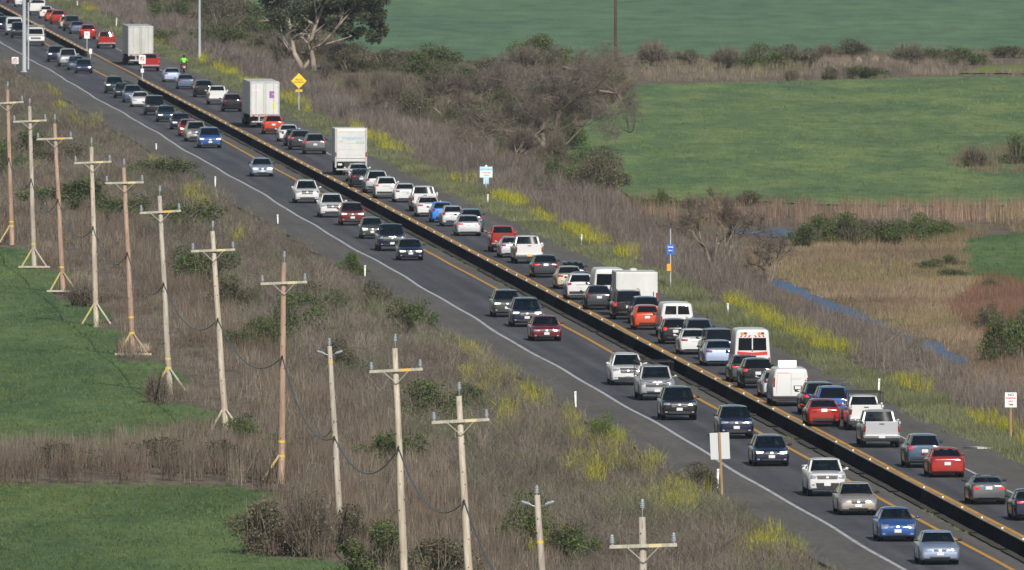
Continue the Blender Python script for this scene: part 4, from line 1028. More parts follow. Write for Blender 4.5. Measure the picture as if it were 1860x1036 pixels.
    if sp.get('bed'):
        bm = bmesh.new(); box(bm, -hw * .84, hw * .84, -L_ / 2 + .12, L_ / 2 - (g[3] + .03) * L_, 1.27, 1.285); add('bed_floor', finish('bed_floor', bm), m_trim, 0)
        for s in (-1, 1):
            bm = bmesh.new(); box(bm, min(s * hw * .86, s * hw * .97), max(s * hw * .86, s * hw * .97), -L_ / 2 + .06, L_ / 2 - (g[3] + .02) * L_, 1.20, 1.34, .02); add('bed_side', finish('bed_side', bm), 'paint', 0)
        bm = bmesh.new(); box(bm, -hw * .83, hw * .83, -L_ / 2 - .01, -L_ / 2 + .08, .74, 1.345, .02); add('tailgate', finish('tailgate', bm), 'paint', 0)
        bm = bmesh.new(); box(bm, -.12, .12, -L_ / 2 - .03, -L_ / 2 - .012, 1.20, 1.25, .005); add('tailgate_handle', finish('tailgate_handle', bm), m_trim, 1)
        bm = bmesh.new(); box(bm, -hw * .96, hw * .96, -L_ / 2 - .16, -L_ / 2 + .02, .50, .66, .03); add('rear_bumper', finish('rear_bumper', bm), m_chrome, 0)
        P[:] = [p for p in P if p[0] not in ('lower_bumper', 'licence_plate', 'trunk_trim')]
        bm = bmesh.new(); box(bm, -.16, .16, -L_ / 2 - .19, -L_ / 2 - .165, .52, .66); add('licence_plate', finish('licence_plate', bm), 'plate', 1)
    elif n in ('suv', 'compact_suv', 'boxy_suv', 'minivan', 'hatchback', 'compact_hatch', 'station_wagon'):
        pass
    add('seats', seats_mesh(sp), 'seat', 1)
    _built[n] = (P, sp); tmp.free()
    return _built[n]
def matslot(o, m_):
    if not o.data.materials: o.data.materials.append(None)
    o.material_slots[0].link = 'OBJECT'; o.material_slots[0].material = m_
def add_wheels(t, L_, hw, axf, axr, R_, wd=.22, rims=True, extra=()):
    ty, rm = wheels_for(R_, wd)
    if not ty.materials: ty.materials.append(m_tyre); rm.materials.append(m_rim)
    for a in (axf, axr, *extra):
        for s in (-1, 1):
            w = obj('wheel', ty, None, t); w.location = (s * (hw - wd / 2 - .03), L_ / 2 - a * L_, R_); w.rotation_euler = (0, 0, 0 if s > 0 else math.pi)
            if rims: obj('rim', rm, None, w)
WHITE = (.72, .72, .71); SILVER = (.42, .43, .45); GREY = (.16, .165, .175); BLACK = (.010, .011, .014); NAVY = (.010, .018, .055)
PAL = dict(white=((.57, .57, .565), .0), silver=((.38, .39, .41), .5), silverblue=((.26, .32, .44), .5), grey=((.10, .105, .115), .4), darkgrey=((.028, .030, .036), .3), black=((.006, .006, .008), .0), navy=((.006, .010, .036), .1),
           blue=((.020, .075, .26), .3), brightblue=((.02, .17, .55), .2), red=((.28, .012, .007), .1), darkred=((.12, .005, .008), .2), orange=((.42, .050, .012), .1), tan=((.40, .34, .26), .4), beige=((.34, .30, .26), .45),
           teal=((.007, .024, .038), .2), greygreen=((.045, .055, .052), .3), slate=((.060, .090, .14), .4), lightgrey=((.30, .31, .32), .4))
me_person = person_mesh()
m_shirt = {k: mat('shirt_' + k, c, .8) for k, c in dict(white=(.6, .6, .6), blue=(.12, .2, .35), grey=(.25, .25, .25), tan=(.4, .32, .25)).items()}
m_skin = mat('skin', (.42, .24, .17), .6)
def place(t, px, py, L_, facing, u=None):
    """near end of the vehicle stands where the photograph shows it"""
    p = G(px, py)
    if u is not None:
        # slide along the road until the sideways place fits
        m = (py - (-540.0)) / (px + 1055.0)
    uu = p.x + TAN * p.y; lo, hi = (66.0, 67.5) if facing else (72.9, 74.7)
    if u is None:
        uc = min(max(uu, lo), hi)
        if abs(uc - uu) > .02:
            # keep the picture column, find the depth on lane line uc
            k_ = (px - CX) / F; Yn = uc / (TAN + k_); p = Vector((uc - TAN * Yn, Yn, 0))
    c = p + RD * (L_ / 2); t.location = (c.x, c.y, 0); t.rotation_euler = (0, 0, TH + (math.pi if facing else 0) + random.uniform(-.006, .006))
    return t
def car(spec, color, px, py, label, facing, cat='car', name=None, head=False, brake=False, plate=None, driver=None, small=False, seat=m_seat, group=None, **kw):
    P, sp = build_spec(spec)
    t = bpy.data.objects.new(name or {'suv': 'suv', 'compact_suv': 'suv', 'boxy_suv': 'suv', 'sedan_large': 'sedan', 'sports_sedan': 'sedan', 'compact_hatch': 'hatchback', 'midsize_pickup': 'pickup_truck'}.get(spec, spec), None)
    COL.objects.link(t); tag(t, label, cat, group or ('cars coming towards the camera in the left lane' if facing else 'cars driving away in the right lane'))
    rgb, me_ = PAL[color]; pm = paint(rgb, me_)
    for nm, me, m_, lvl in P:
        if small and lvl and nm not in ('windshield', 'rear_window', 'side_window'): continue
        if small and facing and nm in ('rear_window',): pass
        if facing and nm in ('licence_plate', 'trunk_trim', 'high_brake_light', 'lower_bumper', 'tailgate_handle') and small: continue
        o = bpy.data.objects.new(nm, me); COL.objects.link(o); o.parent = t
        mm = {'paint': pm, 'head': m_lens_on if head else m_lens, 'tail': m_tail_on if brake else m_tail, 'plate': plate or m_plate, 'seat': seat, 'mirror': pm if color in ('white', 'blue', 'silver', 'darkred', 'red') else m_trim}.get(m_, m_)
        matslot(o, mm)
    add_wheels(t, sp['L'], sp['W'] / 2, sp['axf'], sp['axr'], sp.get('R', .335), rims=not small)
    place(t, px, py, sp['L'], facing)
    if driver:
        z = interp(sp['prof'], .5); g = sp['gh']; yl = sp['L'] / 2 - g[0] * sp['L'] - .95
        d = bpy.data.objects.new('person', me_person); COL.objects.link(d); matslot(d, m_shirt[driver[0]])
        M = Matrix.Translation(t.location) @ Matrix.Rotation(t.rotation_euler.z, 4, 'Z')
        d.location = M @ Vector((-.36, yl, z - .10)); d.rotation_euler = t.rotation_euler
        tag(d, driver[1], 'person', 'drivers seen through windshields')
    return t
# name, colour, x, y of the near tyres, label
CARS_LEFT = [
 ('sedan','silverblue',1708,1027,'silver blue sedan nearest the camera at the bottom right in the left lane',dict(driver=('grey','driver in grey at the wheel of the silver blue sedan nearest the camera'))),
 ('hatchback','blue',1631,985,'blue hatchback just behind the nearest silver blue sedan',dict(driver=('tan','driver in a tan shirt in the blue hatchback near the bottom right'))),
 ('sedan_large','beige',1559,937,'beige sedan between the blue hatchback and the white truck',dict()),
 ('midsize_pickup','white',1503,903,'white pickup truck with black lower grille behind the beige sedan',dict(driver=('blue','driver in pale blue in the white pickup behind the beige sedan'))),
 ('station_wagon','navy',1402,848,'dark navy station wagon with lit headlights right of the blank sign back',dict(head=True,driver=('white','driver in white in the navy station wagon'))),
 ('compact_suv','navy',1338,798,'dark navy crossover partly behind the blank white sign back',dict(driver=('grey','driver in the navy crossover behind the blank sign back'))),
 ('suv','black',1235,770,'black sport utility vehicle with chrome grille ahead of the silver pickup',dict(driver=('tan','driver in the black sport utility vehicle ahead of the silver pickup'))),
 ('pickup_truck','silver',1194,728.5,'silver pickup truck with a black ladder rack over its cab',dict(rack=1)),
 ('suv','white',1141,701,'white sport utility vehicle half hidden behind the silver rack pickup',dict()),
 ('sedan_large','darkred',993,620.5,'dark red sedan with upright chrome grille, first of a group of three',dict(driver=('tan','driver in the dark red sedan with the chrome grille'))),
 ('suv','navy',958,595,'dark navy sport utility vehicle behind the dark red sedan',dict(head=True,driver=('white','driver in white in the navy sport utility vehicle behind the dark red sedan'))),
 ('compact_suv','greygreen',922,577,'grey green small utility vehicle, last of the group of three',dict(head=True)),
 ('sedan','navy',746.5,474,'black blue sedan with lit headlights leading the middle bunch of oncoming cars',dict(head=True,driver=('grey','driver in the black blue sedan leading the middle bunch'))),
 ('pickup_truck','navy',712.5,457,'dark blue pickup truck with wide chrome grille behind the black blue sedan',dict()),
 ('compact_hatch','greygreen',677,434.5,'small dark green grey hatchback behind the dark blue pickup',dict(head=True)),
 ('compact_suv','darkred',641,410.5,'dark red crossover with lit headlights behind the small green grey hatchback',dict(head=True)),
 ('suv','silver',604,396,'silver sport utility vehicle behind the dark red crossover',dict(col2='white')),
 ('suv','white',558,370,'white sport utility vehicle at the rear of the middle bunch of oncoming cars',dict()),
 ('sedan_large','silverblue',477,321.5,'lone grey blue sedan left of the white box truck',dict(head=True)),
 ('minivan','blue',382,269.8,'blue minivan with lit headlights leading the upper left bunch',dict(head=True)),
 ('suv','beige',357,258,'pale beige sport utility vehicle right behind the blue minivan',dict()),
 ('compact_hatch','red',343,248.5,'red car almost hidden behind the pale beige sport utility vehicle',dict(head=True)),
 ('sedan','navy',329,236,'dark navy sedan behind the nearly hidden red car',dict(head=True)),
 ('sedan','teal',303,222,'dark teal sedan ahead of the black truck with bright chrome',dict(head=True)),
 ('boxy_suv','black',282,210,'black truck like utility vehicle with bright chrome grille in the upper left bunch',dict()),
 ('sedan','white',256,195,'white sedan in the upper left bunch of oncoming cars',dict()),
 ('compact_suv','slate',242,187,'slate blue utility vehicle just behind the white oncoming sedan',dict()),
 ('sedan','black',225,179,'black sedan between two blue utility vehicles in the upper left bunch',dict()),
 ('compact_suv','teal',208.5,170.5,'teal blue utility vehicle at the rear of the bunch beside the barrier start',dict(head=True)),
 ('sedan','navy',153,134,'navy sedan with pale headlights at the median gap',dict()),
 ('sedan','slate',139,128,'slate sedan tucked behind the navy sedan at the median gap',dict()),
 ('pickup_truck','silver',124,121.5,'silver pickup truck at the median gap behind two blue sedans',dict()),
 ('compact_suv','navy',102,113,'dark blue utility vehicle with one bright lamp behind the silver pickup',dict(head=True)),
 ('boxy_suv','black',36,70,'black car just left of the thick grey signal pole',dict()),
 ('suv','navy',11,58,'navy utility vehicle at the left picture edge near the top',dict(head=True)),
 ('sedan','darkgrey',-3,47,'dark car with bright headlights cut by the left picture edge',dict(head=True)),
]
CARS_RIGHT = [
 ('sedan','navy',1876,947,'dark blue sedan cut by the right picture edge, nearest in the right lane',dict(brake=True)),
 ('convertible','grey',1796,917.5,'grey two seat sports car near the right edge',dict(brake=True,driver=('tan','driver seen through the rear window of the grey sports car'))),
 ('sedan','red',1721,868.5,'red sedan between the grey sports car and the blue grey utility vehicle',dict()),
 ('compact_suv','slate',1680,851,'blue grey utility vehicle just ahead of the near red sedan',dict(brake=True)),
 ('pickup_truck','silver',1602,814.5,'silver pickup truck with chrome rear bumper and black mirrors',dict(lab=1)),
 ('midsize_pickup','white',1574,783,'white pickup truck with a ladder rack ahead of the silver pickup',dict(rack=1)),
 ('sports_sedan','red',1497.5,776,'red sporty sedan with grey lower bumper in front of two dark utility vehicles',dict()),
 ('suv','blue',1514,763,'blue sport utility vehicle right behind the red sporty sedan',dict(brake=True)),
 ('suv','teal',1490,755,'dark teal sport utility vehicle beside the white cargo van',dict(brake=True)),
 ('sedan','silver',1413,723,'silver sedan half hidden left of the white cargo van',dict()),
 ('compact_suv','black',1377,706.5,'black crossover reflecting the sun ahead of the white cargo van',dict(brake=True)),
 ('sedan_large','greygreen',1356,695,'olive grey sedan just below the ambulance',dict(brake=True)),
 ('sedan_large','silverblue',1307,666,'silver blue sedan left of the ambulance',dict()),
 ('boxy_suv','black',1306,655,'black tall utility vehicle behind the silver blue sedan left of the ambulance',dict(brake=True)),
 ('sedan_large','white',1263,645,'white sedan two vehicles left of the ambulance',dict()),
 ('suv','slate',1270,634,'slate utility vehicle ahead of the white sedan, left of the ambulance',dict()),
 ('compact_hatch','black',1227,626,'black hatchback with white plate below the white passenger van',dict(brake=True)),
 ('compact_hatch','orange',1176,600,'orange red hatchback left of the white passenger van',dict(brake=True)),
 ('compact_suv','navy',1174,589,'navy utility vehicle just ahead of the orange red hatchback',dict(brake=True)),
 ('boxy_suv','black',1142,581.5,'black utility vehicle directly behind the white cargo trailer',dict(brake=True)),
 ('hatchback','darkgrey',1089,563.5,'dark grey sedan left of the white cargo trailer',dict()),
 ('compact_suv','white',1055,545.5,'white crossover left of the tall white shuttle van',dict()),
 ('sedan','navy',1060,536,'navy sedan hidden behind the white crossover',dict()),
 ('sedan_large','tan',1035.5,526,'champagne tan sedan ahead of the white crossover',dict()),
 ('sedan','teal',1042,516,'dark teal car hidden behind the champagne tan sedan',dict()),
 ('sedan_large','darkgrey',992,505,'dark sedan with the sun glinting on its trunk behind the white pickup',dict(brake=True)),
 ('pickup_truck','white',961,480,'white pickup truck with an orange plate',dict(plate=1)),
 ('sedan','silver',931,469,'silver sedan half hidden by the white pickup with the orange plate',dict()),
 ('midsize_pickup','red',916,459,'red pickup truck in the middle of the right lane',dict()),
 ('sedan_large','silver',852,429.5,'silver sedan with bright rear deck behind the bright blue hatchback group',dict(brake=True)),
 ('compact_suv','slate',857,418,'slate utility vehicle hidden behind the bright silver sedan',dict()),
 ('compact_hatch','silver',823,412,'pale silver hatchback between the bright blue car and the silver sedan',dict()),
 ('compact_hatch','brightblue',804,405,'bright blue hatchback among white and silver cars in the right lane',dict()),
 ('sedan_large','white',779,394.5,'white sedan just left of the bright blue hatchback',dict()),
 ('pickup_truck','white',772,385,'white pickup truck behind the white sedan, left of the bright blue hatchback',dict()),
 ('sedan','white',737,368.5,'white sedan with rounded trunk in the middle of a white trio',dict()),
 ('compact_suv','white',702.5,361.5,'white hatch style utility vehicle with lit brake light below the box truck',dict(brake=True)),
 ('suv','silver',685,351.5,'silver utility vehicle between the black sedan and the white utility vehicle',dict()),
 ('sedan','black',657,341,'black sedan behind the white sedan that follows the box truck',dict()),
 ('sedan','white',652,331,'white sedan directly behind the white box truck',dict()),
 ('midsize_pickup','grey',573,281,'dark grey utility vehicle left of the white box truck',dict(brake=True,spec='suv')),
 ('compact_suv','darkgrey',546,273,'dark utility vehicle behind the dark grey one left of the box truck',dict(brake=True)),
 ('sedan','navy',537,266,'navy sedan behind the white sedan ahead of the box truck group',dict()),
 ('sedan_large','white',525,258,'white sedan between the orange utility vehicle and the dark ones',dict()),
 ('compact_suv','orange',497,244.5,'orange red utility vehicle right behind the white semi trailer',dict(brake=True)),
 ('compact_suv','black',422,202,'black utility vehicle just left of the white semi trailer',dict()),
 ('midsize_pickup','white',396,191,'white pickup truck left of the semi trailer with rounded rear',dict()),
 ('compact_suv','black',370,176,'black crossover with a bright plate ahead of the white pickup near the semi trailer',dict()),
 ('sedan','grey',338,162.5,'grey blue sedan below the motorcycle rider',dict(col2='slate')),
 ('sedan','silverblue',313,150,'pale blue sedan beside the motorcycle rider',dict()),
 ('midsize_pickup','red',274,130,'red pickup truck behind the grey box trailer',dict(brake=True)),
 ('pickup_truck','red',194,77,'red pickup truck left of the grey box trailer',dict()),
 ('compact_suv','red',160,69.5,'red utility vehicle left of another red one, before the grey trailer',dict(brake=True)),
 ('sedan','slate',141,61,'slate sedan ahead of the two red vehicles at the upper left',dict()),
 ('boxy_suv','darkgrey',131,57,'dark utility vehicle ahead of the slate sedan at the upper left',dict()),
]
CARS_FAR = [('sedan','tan',122,47,0,'tan car in the far upper left queue'),('compact_suv','red',106,44,0,'red utility vehicle in the far upper left queue'),('sedan','orange',96,39,0,'orange red sedan in the far upper left queue'),('compact_hatch','white',84,34,0,'white hatchback in the far upper left queue'),
       ('sedan','navy',54,20,0,'navy sedan near the top edge of the right lane'),('compact_suv','white',40,13,0,'white utility vehicle near the top edge of the right lane'),('sedan','darkred',26,6,0,'dark red sedan at the top edge of the right lane'),
       ('compact_suv','black',14,-1,0,'black utility vehicle at the top edge of the right lane'),('sedan','silver',2,-7,0,'silver sedan at the top left corner of the right lane')]
def ladder_rack(t, sp, color=m_trim):
    L_, hw, H_ = sp['L'], sp['W'] / 2, sp['H']; bm = bmesh.new()
    for s in (-1, 1):
        for y in (L_ * .19, -L_ * .08, -L_ * .40): tube(bm, [(s * hw * .96, y, 1.25), (s * hw * .96, y, H_ + .16)], .022, 6)
        tube(bm, [(s * hw * .96, L_ * .24, H_ + .16), (s * hw * .96, -L_ * .47, H_ + .16)], .03, 6)
    for y in (L_ * .19, -L_ * .08, -L_ * .40, L_ * .05): tube(bm, [(-hw * 1.02, y, H_ + .18), (hw * 1.02, y, H_ + .18)], .02, 6)
    obj('ladder_rack', finish('ladder_rack', bm, True, .6), color, t)
for sp_, colr, x, y, lab, k in CARS_LEFT:
    colr = k.pop('col2', colr); rk = k.pop('rack', 0)
    t = car(sp_, colr, x, y, lab, True, small=y < 240, **k)
    if rk: ladder_rack(t, SP[sp_])
for sp_, colr, x, y, lab, k in CARS_RIGHT:
    colr = k.pop('col2', colr); sp_ = k.pop('spec', sp_); rk = k.pop('rack', 0); k.pop('lab', 0)
    if k.pop('plate', 0): k['plate'] = m_plate_y
    t = car(sp_, colr, x, y, lab, False, small=y < 210, **k)
    if rk: ladder_rack(t, SP[sp_])
for sp_, colr, x, y, fc, lab in CARS_FAR: car(sp_, colr, x, y, lab, bool(fc), small=True)

# ------------------------------------------------------------------ vans, trucks, trailer, motorcycle
def van_body(sp):
    bm = bmesh.new(); lower_body(bm, sp); tmp = bm.copy(); bvh = BVHTree.FromBMesh(tmp); me = finish('body', bm, True, .55); return me, bvh
m_red = mat('red_livery', (.55, .03, .02), .35, 0, .6); m_vwhite = paint((.58, .58, .58), 0)
def van(name, label, cat, px, py, facing, L_, W, H_, prof, wins_f, wins_r, tail, plate, group=None, head=False, brake=False, R_=.37, extra=None, seams=(), tumble=.12, color=None, head_c=(.62, .92, .78, .95), bumper=m_trim):
    sp = dict(L=L_, W=W, H=H_, prof=prof, axf=.16, axr=.78, R=R_, zb=.30, plan=PLAN_BOX, tumble=tumble, beltz=1.1, crown=.03)
    me, bvh = van_body(sp); t = thing(name, label, cat, (0, 0, 0), 0, group); pm = color or m_vwhite
    o = obj('body', me, pm, t); hw = W / 2
    for c4 in wins_f: obj('windshield', patch(bvh, 'windshield', c4, 1, L_, .012, 8, 4), m_glass_d, t)
    for c4 in wins_r: obj('rear_window', patch(bvh, 'rear_window', c4, -1, L_, .012, 4, 3), m_glass_d, t)
    for c4 in tail:
        obj('taillight', patch(bvh, 'taillight', c4, -1, L_, .016, 2, 2), m_tail_on if brake else m_tail, t); obj('taillight', patch(bvh, 'taillight', mir(c4), -1, L_, .016, 2, 2), m_tail_on if brake else m_tail, t)
    for x, z in plate: obj('licence_plate', patch(bvh, 'licence_plate', rect(x, z, .32, .16), -1, L_, .03, 2, 1), m_plate, t)
    for c4 in seams: obj('door_seam', patch(bvh, 'door_seam', c4, -1, L_, .006, 1, 6, .02), m_trim, t)
    x0, x1, z0, z1 = head_c
    hl = [(x0 * hw, z0), (x1 * hw, z0), (x1 * hw, z1), (x0 * hw, z1)]
    for c4 in (hl, mir(hl)): obj('headlight', patch(bvh, 'headlight', c4, 1, L_, .014, 3, 2), m_lens_on if head else m_lens, t)
    obj('grille', patch(bvh, 'grille', rect(0, (z0 + z1) / 2, W * .56, (z1 - z0) * 1.1), 1, L_, .014, 5, 2), m_trim, t)
    obj('front_licence_plate', patch(bvh, 'front_licence_plate', rect(0, z0 - .22, .32, .16), 1, L_, .03, 2, 1), m_plate, t)
    bm = bmesh.new(); box(bm, -hw * .95, hw * .95, -L_ / 2 - .12, -L_ / 2 + .05, .42, .58, .03); obj('rear_bumper', finish('rear_bumper', bm), bumper, t)
    bm = bmesh.new(); box(bm, -hw * .92, hw * .92, L_ / 2 - .05, L_ / 2 + .10, .40, .60, .03); obj('front_bumper', finish('front_bumper', bm), m_trim, t)
    for s in (-1, 1):
        bm = bmesh.new(); box(bm, min(s * (hw + .05), s * (hw + .18)), max(s * (hw + .05), s * (hw + .18)), L_ * .27, L_ * .29, 1.18, 1.38, .02); box(bm, min(s * (hw - .1), s * (hw + .06)), max(s * (hw - .1), s * (hw + .06)), L_ * .275, L_ * .285, 1.2, 1.24)
        obj('mirror', finish('mirror', bm), m_trim, t)
    add_wheels(t, L_, hw, .16, .78, R_, .24)
    if extra: extra(t, bvh, sp)
    return place(t, px, py, L_, facing)
VP = lambda H_: [(0, .72), (.005, .95), (.02, 1.05), (.10, 1.14), (.17, 1.22), (.20, 1.30), (.30, H_ - .10), (.34, H_ - .03), (.5, H_), (.95, H_ - .01), (.985, H_ - .05), (.996, H_ - .14), (1, H_ - .26)]
def ws(H_, hw): return [[(-hw * .84, 1.30), (hw * .84, 1.30), (hw * .74, H_ - .16), (-hw * .74, H_ - .16)]]
G_R = 'cars driving away in the right lane'; G_L = 'cars coming towards the camera in the left lane'
# cargo van
def cargo_extra(t, bvh, sp):
    bm = bmesh.new(); box(bm, -.50, .50, .3, .36, 2.06, 2.38, .02); box(bm, -.50, .50, .2, .9, 2.03, 2.07, .01); obj('roof_sign', finish('roof_sign', bm), mat('panel_white', (.8, .8, .8), .5), t)
    obj('writing', patch(bvh, 'writing', rect(-.42, 1.80, .62, .05), -1, sp['L'], .008, 6, 1, .01), mat('pale_red_print', (.62, .30, .28), .5), t)
    obj('writing', patch(bvh, 'writing', rect(.30, 1.50, .55, .12), -1, sp['L'], .008, 6, 1, .01), mat('pale_grey_print', (.55, .52, .52), .5), t)
    obj('plate_frame', patch(bvh, 'plate_frame', rect(.36, 1.02, .44, .22), -1, sp['L'], .012, 2, 1), m_trim, t)
van('cargo_van', 'white windowless cargo van with a white board on its roof', 'van', 1437, 739, False, 5.7, 2.0, 2.08, VP(2.05), ws(2.05, 1.0), [], [[(.86, 1.05), (.96, 1.05), (.93, 1.55), (.85, 1.55)]], [(.36, 1.02)], G_R,
    seams=[[(-.006, .62), (.006, .62), (.006, 1.9), (-.006, 1.9)], [(-.80, .66), (-.79, .66), (-.72, 1.86), (-.73, 1.86)], [(.79, .66), (.80, .66), (.73, 1.86), (.72, 1.86)]], extra=cargo_extra)
# passenger van
def two_panes(hw, z0, z1, g=.035, x=.74, xt=.66): return [[(-hw * x, z0), (-g, z0), (-g, z1), (-hw * xt, z1)], [(g, z0), (hw * x, z0), (hw * xt, z1), (g, z1)]]
van('passenger_van', 'white passenger van with two dark rear windows beside the orange red hatchback', 'van', 1230, 613, False, 5.9, 2.0, 2.06, VP(2.04), ws(2.04, 1.0), two_panes(1.0, 1.36, 1.86, .045), [[(.86, .86), (.96, .86), (.95, 1.24), (.87, 1.24)]], [(0, .72)], G_R, seams=[[(-.006, .62), (.006, .62), (.006, 1.3), (-.006, 1.3)]])
# shuttle van
van('shuttle_van', 'tall white shuttle van with one wide dark rear window ahead of the cargo trailer', 'van', 1107, 556, False, 6.2, 2.05, 2.35, VP(2.33), ws(2.3, 1.0), [[(-.84, 1.30), (.84, 1.30), (.80, 2.0), (-.80, 2.0)]], [[(.88, .95), (.97, .95), (.96, 1.3), (.88, 1.3)]], [(0, .8)], G_R)
# white vans of the far left lane
def rackx(t, bvh, sp): ladder_rack(t, dict(L=sp['L'], W=sp['W'], H=sp['H']), mat('rack_grey', (.3, .3, .3), .5, .5))
van('work_van', 'white work van with a ladder rack right beside the thick grey signal pole', 'van', 65, 80, True, 5.6, 2.0, 2.05, VP(2.03), ws(2.03, 1.0), [], [[(.88, 1.0), (.97, 1.0), (.96, 1.4), (.88, 1.4)]], [(0, .7)], G_L, head=True, extra=rackx)
van('passenger_van', 'white van with bare roof left of the thick grey signal pole', 'van', 27, 65, True, 5.4, 2.0, 2.05, VP(2.03), ws(2.03, 1.0), [], [[(.88, 1.0), (.97, 1.0), (.96, 1.4), (.88, 1.4)]], [(0, .7)], G_L)
van('passenger_van', 'white van in the far right lane queue right of the grey signal poles', 'van', 68, 28.5, False, 5.4, 2.0, 2.1, VP(2.08), ws(2.03, 1.0), [[(-.8, 1.5), (.8, 1.5), (.76, 1.9), (-.76, 1.9)]], [[(.88, 1.0), (.97, 1.0), (.96, 1.4), (.88, 1.4)]], [(0, .7)], G_R)
# ambulance
def amb_extra(t, bvh, sp):
    L_ = sp['L']; hw = sp['W'] / 2
    def band(x0, x1, z0, z1, n=6): obj('red_stripe', patch(bvh, 'red_stripe', [(x0, z0), (x1, z0), (x1, z1), (x0, z1)], -1, L_, .008, n, 1, .02), m_red, t)
    obj('red_stripe', patch(bvh, 'red_stripe', [(-hw * .97, 1.24), (0, 1.18), (0, 1.36), (-hw * .97, 1.44)], -1, L_, .008, 6, 1, .02), m_red, t)
    obj('red_stripe', patch(bvh, 'red_stripe', [(0, 1.18), (hw * .97, 1.24), (hw * .97, 1.44), (0, 1.36)], -1, L_, .008, 6, 1, .02), m_red, t)
    for s in (-1, 1):
        for k in range(4):                                  # chevrons on the lower doors and over the windows
            x = s * (.12 + .22 * k); d = s * .16
            c = [(x, .66), (x + s * .11, .66), (x + s * .11 - d * 1.2, 1.0), (x - d * 1.2, 1.0)]
            if s < 0: c = [c[1], c[0], c[3], c[2]]
            if abs(x) < hw * .92: obj('chevron', patch(bvh, 'chevron', c, -1, L_, .008, 2, 3, .02), m_red, t)
        for k in range(3):
            x = s * (.16 + .22 * k); c = [(x, 2.22), (x + s * .10, 2.22), (x + s * .02, 2.33), (x - s * .08, 2.33)]
            if s < 0: c = [c[1], c[0], c[3], c[2]]
            obj('chevron', patch(bvh, 'chevron', c, -1, L_, .008, 1, 1, .02), m_red, t)
        bm = bmesh.new(); x0 = s * .48; box(bm, x0 - .20, x0 + .20, -L_ / 2 - .02, -L_ / 2 + .55, 2.36, 2.52, .02); p = obj('light_pod', finish('light_pod', bm), m_vwhite, t)
        bm = bmesh.new(); box(bm, x0 - .17, x0 - .01, -L_ / 2 - .035, -L_ / 2 - .022, 2.385, 2.495, .01); obj('amber_lamp', finish('amber_lamp', bm), m_amber, p)
        bm = bmesh.new(); box(bm, x0 + .01, x0 + .17, -L_ / 2 - .035, -L_ / 2 - .022, 2.385, 2.495, .01); obj('red_lamp', finish('red_lamp', bm), m_tail, p)
    bm = bmesh.new(); box(bm, -.03, .03, -L_ / 2 - .05, -L_ / 2 - .01, 1.42, 1.56, .01); obj('door_handle', finish('door_handle', bm), m_chrome, t)
van('ambulance', 'white ambulance with red chevrons and amber roof lamps', 'ambulance', 1367, 685, False, 6.0, 2.06, 2.68, [(0, .72), (.005, .95), (.02, 1.05), (.10, 1.14), (.17, 1.22), (.20, 1.30), (.30, 2.1), (.36, 2.5), (.44, 2.66), (.96, 2.66), (.99, 2.62), (.998, 2.56), (1, 2.48)], ws(2.2, 1.0), two_panes(1.03, 1.48, 2.18, .03, .77, .74), [[(.90, .82), (.98, .82), (.98, 1.08), (.90, 1.08)]], [(0, .74)], G_R, extra=amb_extra, tumble=.09, bumper=m_chrome)
# box bodies
m_boxw = noise_mat('box_panel_white', [(1.0, [(.3, (.50, .51, .50)), (.7, (.60, .60, .59))]), (6.0, [(.3, (.93, .92, .9)), (.7, (1, 1, 1))])], rough=.45, stretch=(1, 1, .4), spec=.5)
m_boxg = noise_mat('box_panel_dull_grey', [(1.0, [(.3, (.40, .41, .39)), (.7, (.55, .55, .53))]), (6.0, [(.3, (.85, .85, .83)), (.7, (1, 1, 1))])], rough=.5, stretch=(1, 1, .3), spec=.5)
m_dirt = noise_mat('rusty_dirt', [(4.0, [(.35, (.45, .40, .36)), (.7, (.30, .16, .12))])], rough=.8)
m_alu = mat('aluminium_frame', (.55, .55, .56), .35, .7)
def axle_pair(t, hw, y, R_=.50, dual=True):
    ty, rm = wheels_for(R_, .28)
    if not ty.materials: ty.materials.append(m_tyre); rm.materials.append(m_rim)
    for s in (-1, 1):
        for d in ((0, .32) if dual else (0,)):
            w = obj('wheel', ty, None, t); w.location = (s * (hw - .16 - d), y, R_); w.rotation_euler = (0, 0, 0 if s > 0 else math.pi)
            if d == 0: obj('rim', rm, None, w)
def panel(t, name, x0, x1, y0, y1, z0, z1, m_, bev=0.0):
    bm = bmesh.new(); box(bm, x0, x1, y0, y1, z0, z1, bev); return obj(name, finish(name, bm), m_, t)
def cab(t, y0, L_, W, H_, m_, R_=.50):
    """a simple truck cab whose front is at +y"""
    sp = dict(L=L_, W=W, H=H_, prof=[(0, .9), (.01, 1.25), (.05, 1.45), (.28, 1.62), (.32, 1.72), (.48, H_ - .1), (.54, H_), (.98, H_), (1, H_ - .05)], axf=.30, axr=2.0, R=R_, zb=.45, plan=PLAN_BOX, tumble=.10, beltz=1.5, crown=.03)
    bm = bmesh.new(); lower_body(bm, sp); tmp = bm.copy(); bvh = BVHTree.FromBMesh(tmp); me = finish('cab', bm, True, .55)
    c = obj('cab', me, m_, t); c.location = (0, y0 - L_ / 2, 0)
    o = obj('windshield', patch(bvh, 'windshield', [(-W * .43, 1.78), (W * .43, 1.78), (W * .39, H_ - .14), (-W * .39, H_ - .14)], 1, L_, .012, 6, 3), m_glass_d, c)
    for s in (-1, 1): obj('headlight', patch(bvh, 'headlight', rect(s * W * .38, 1.0, .3, .18), 1, L_, .014, 2, 1), m_lens, c)
    obj('grille', patch(bvh, 'grille', rect(0, 1.1, W * .5, .4), 1, L_, .014, 4, 2), m_chrome, c)
    panel(t, 'bumper', -W * .48, W * .48, y0 - .02, y0 + .12, .45, .75, m_chrome, .03)
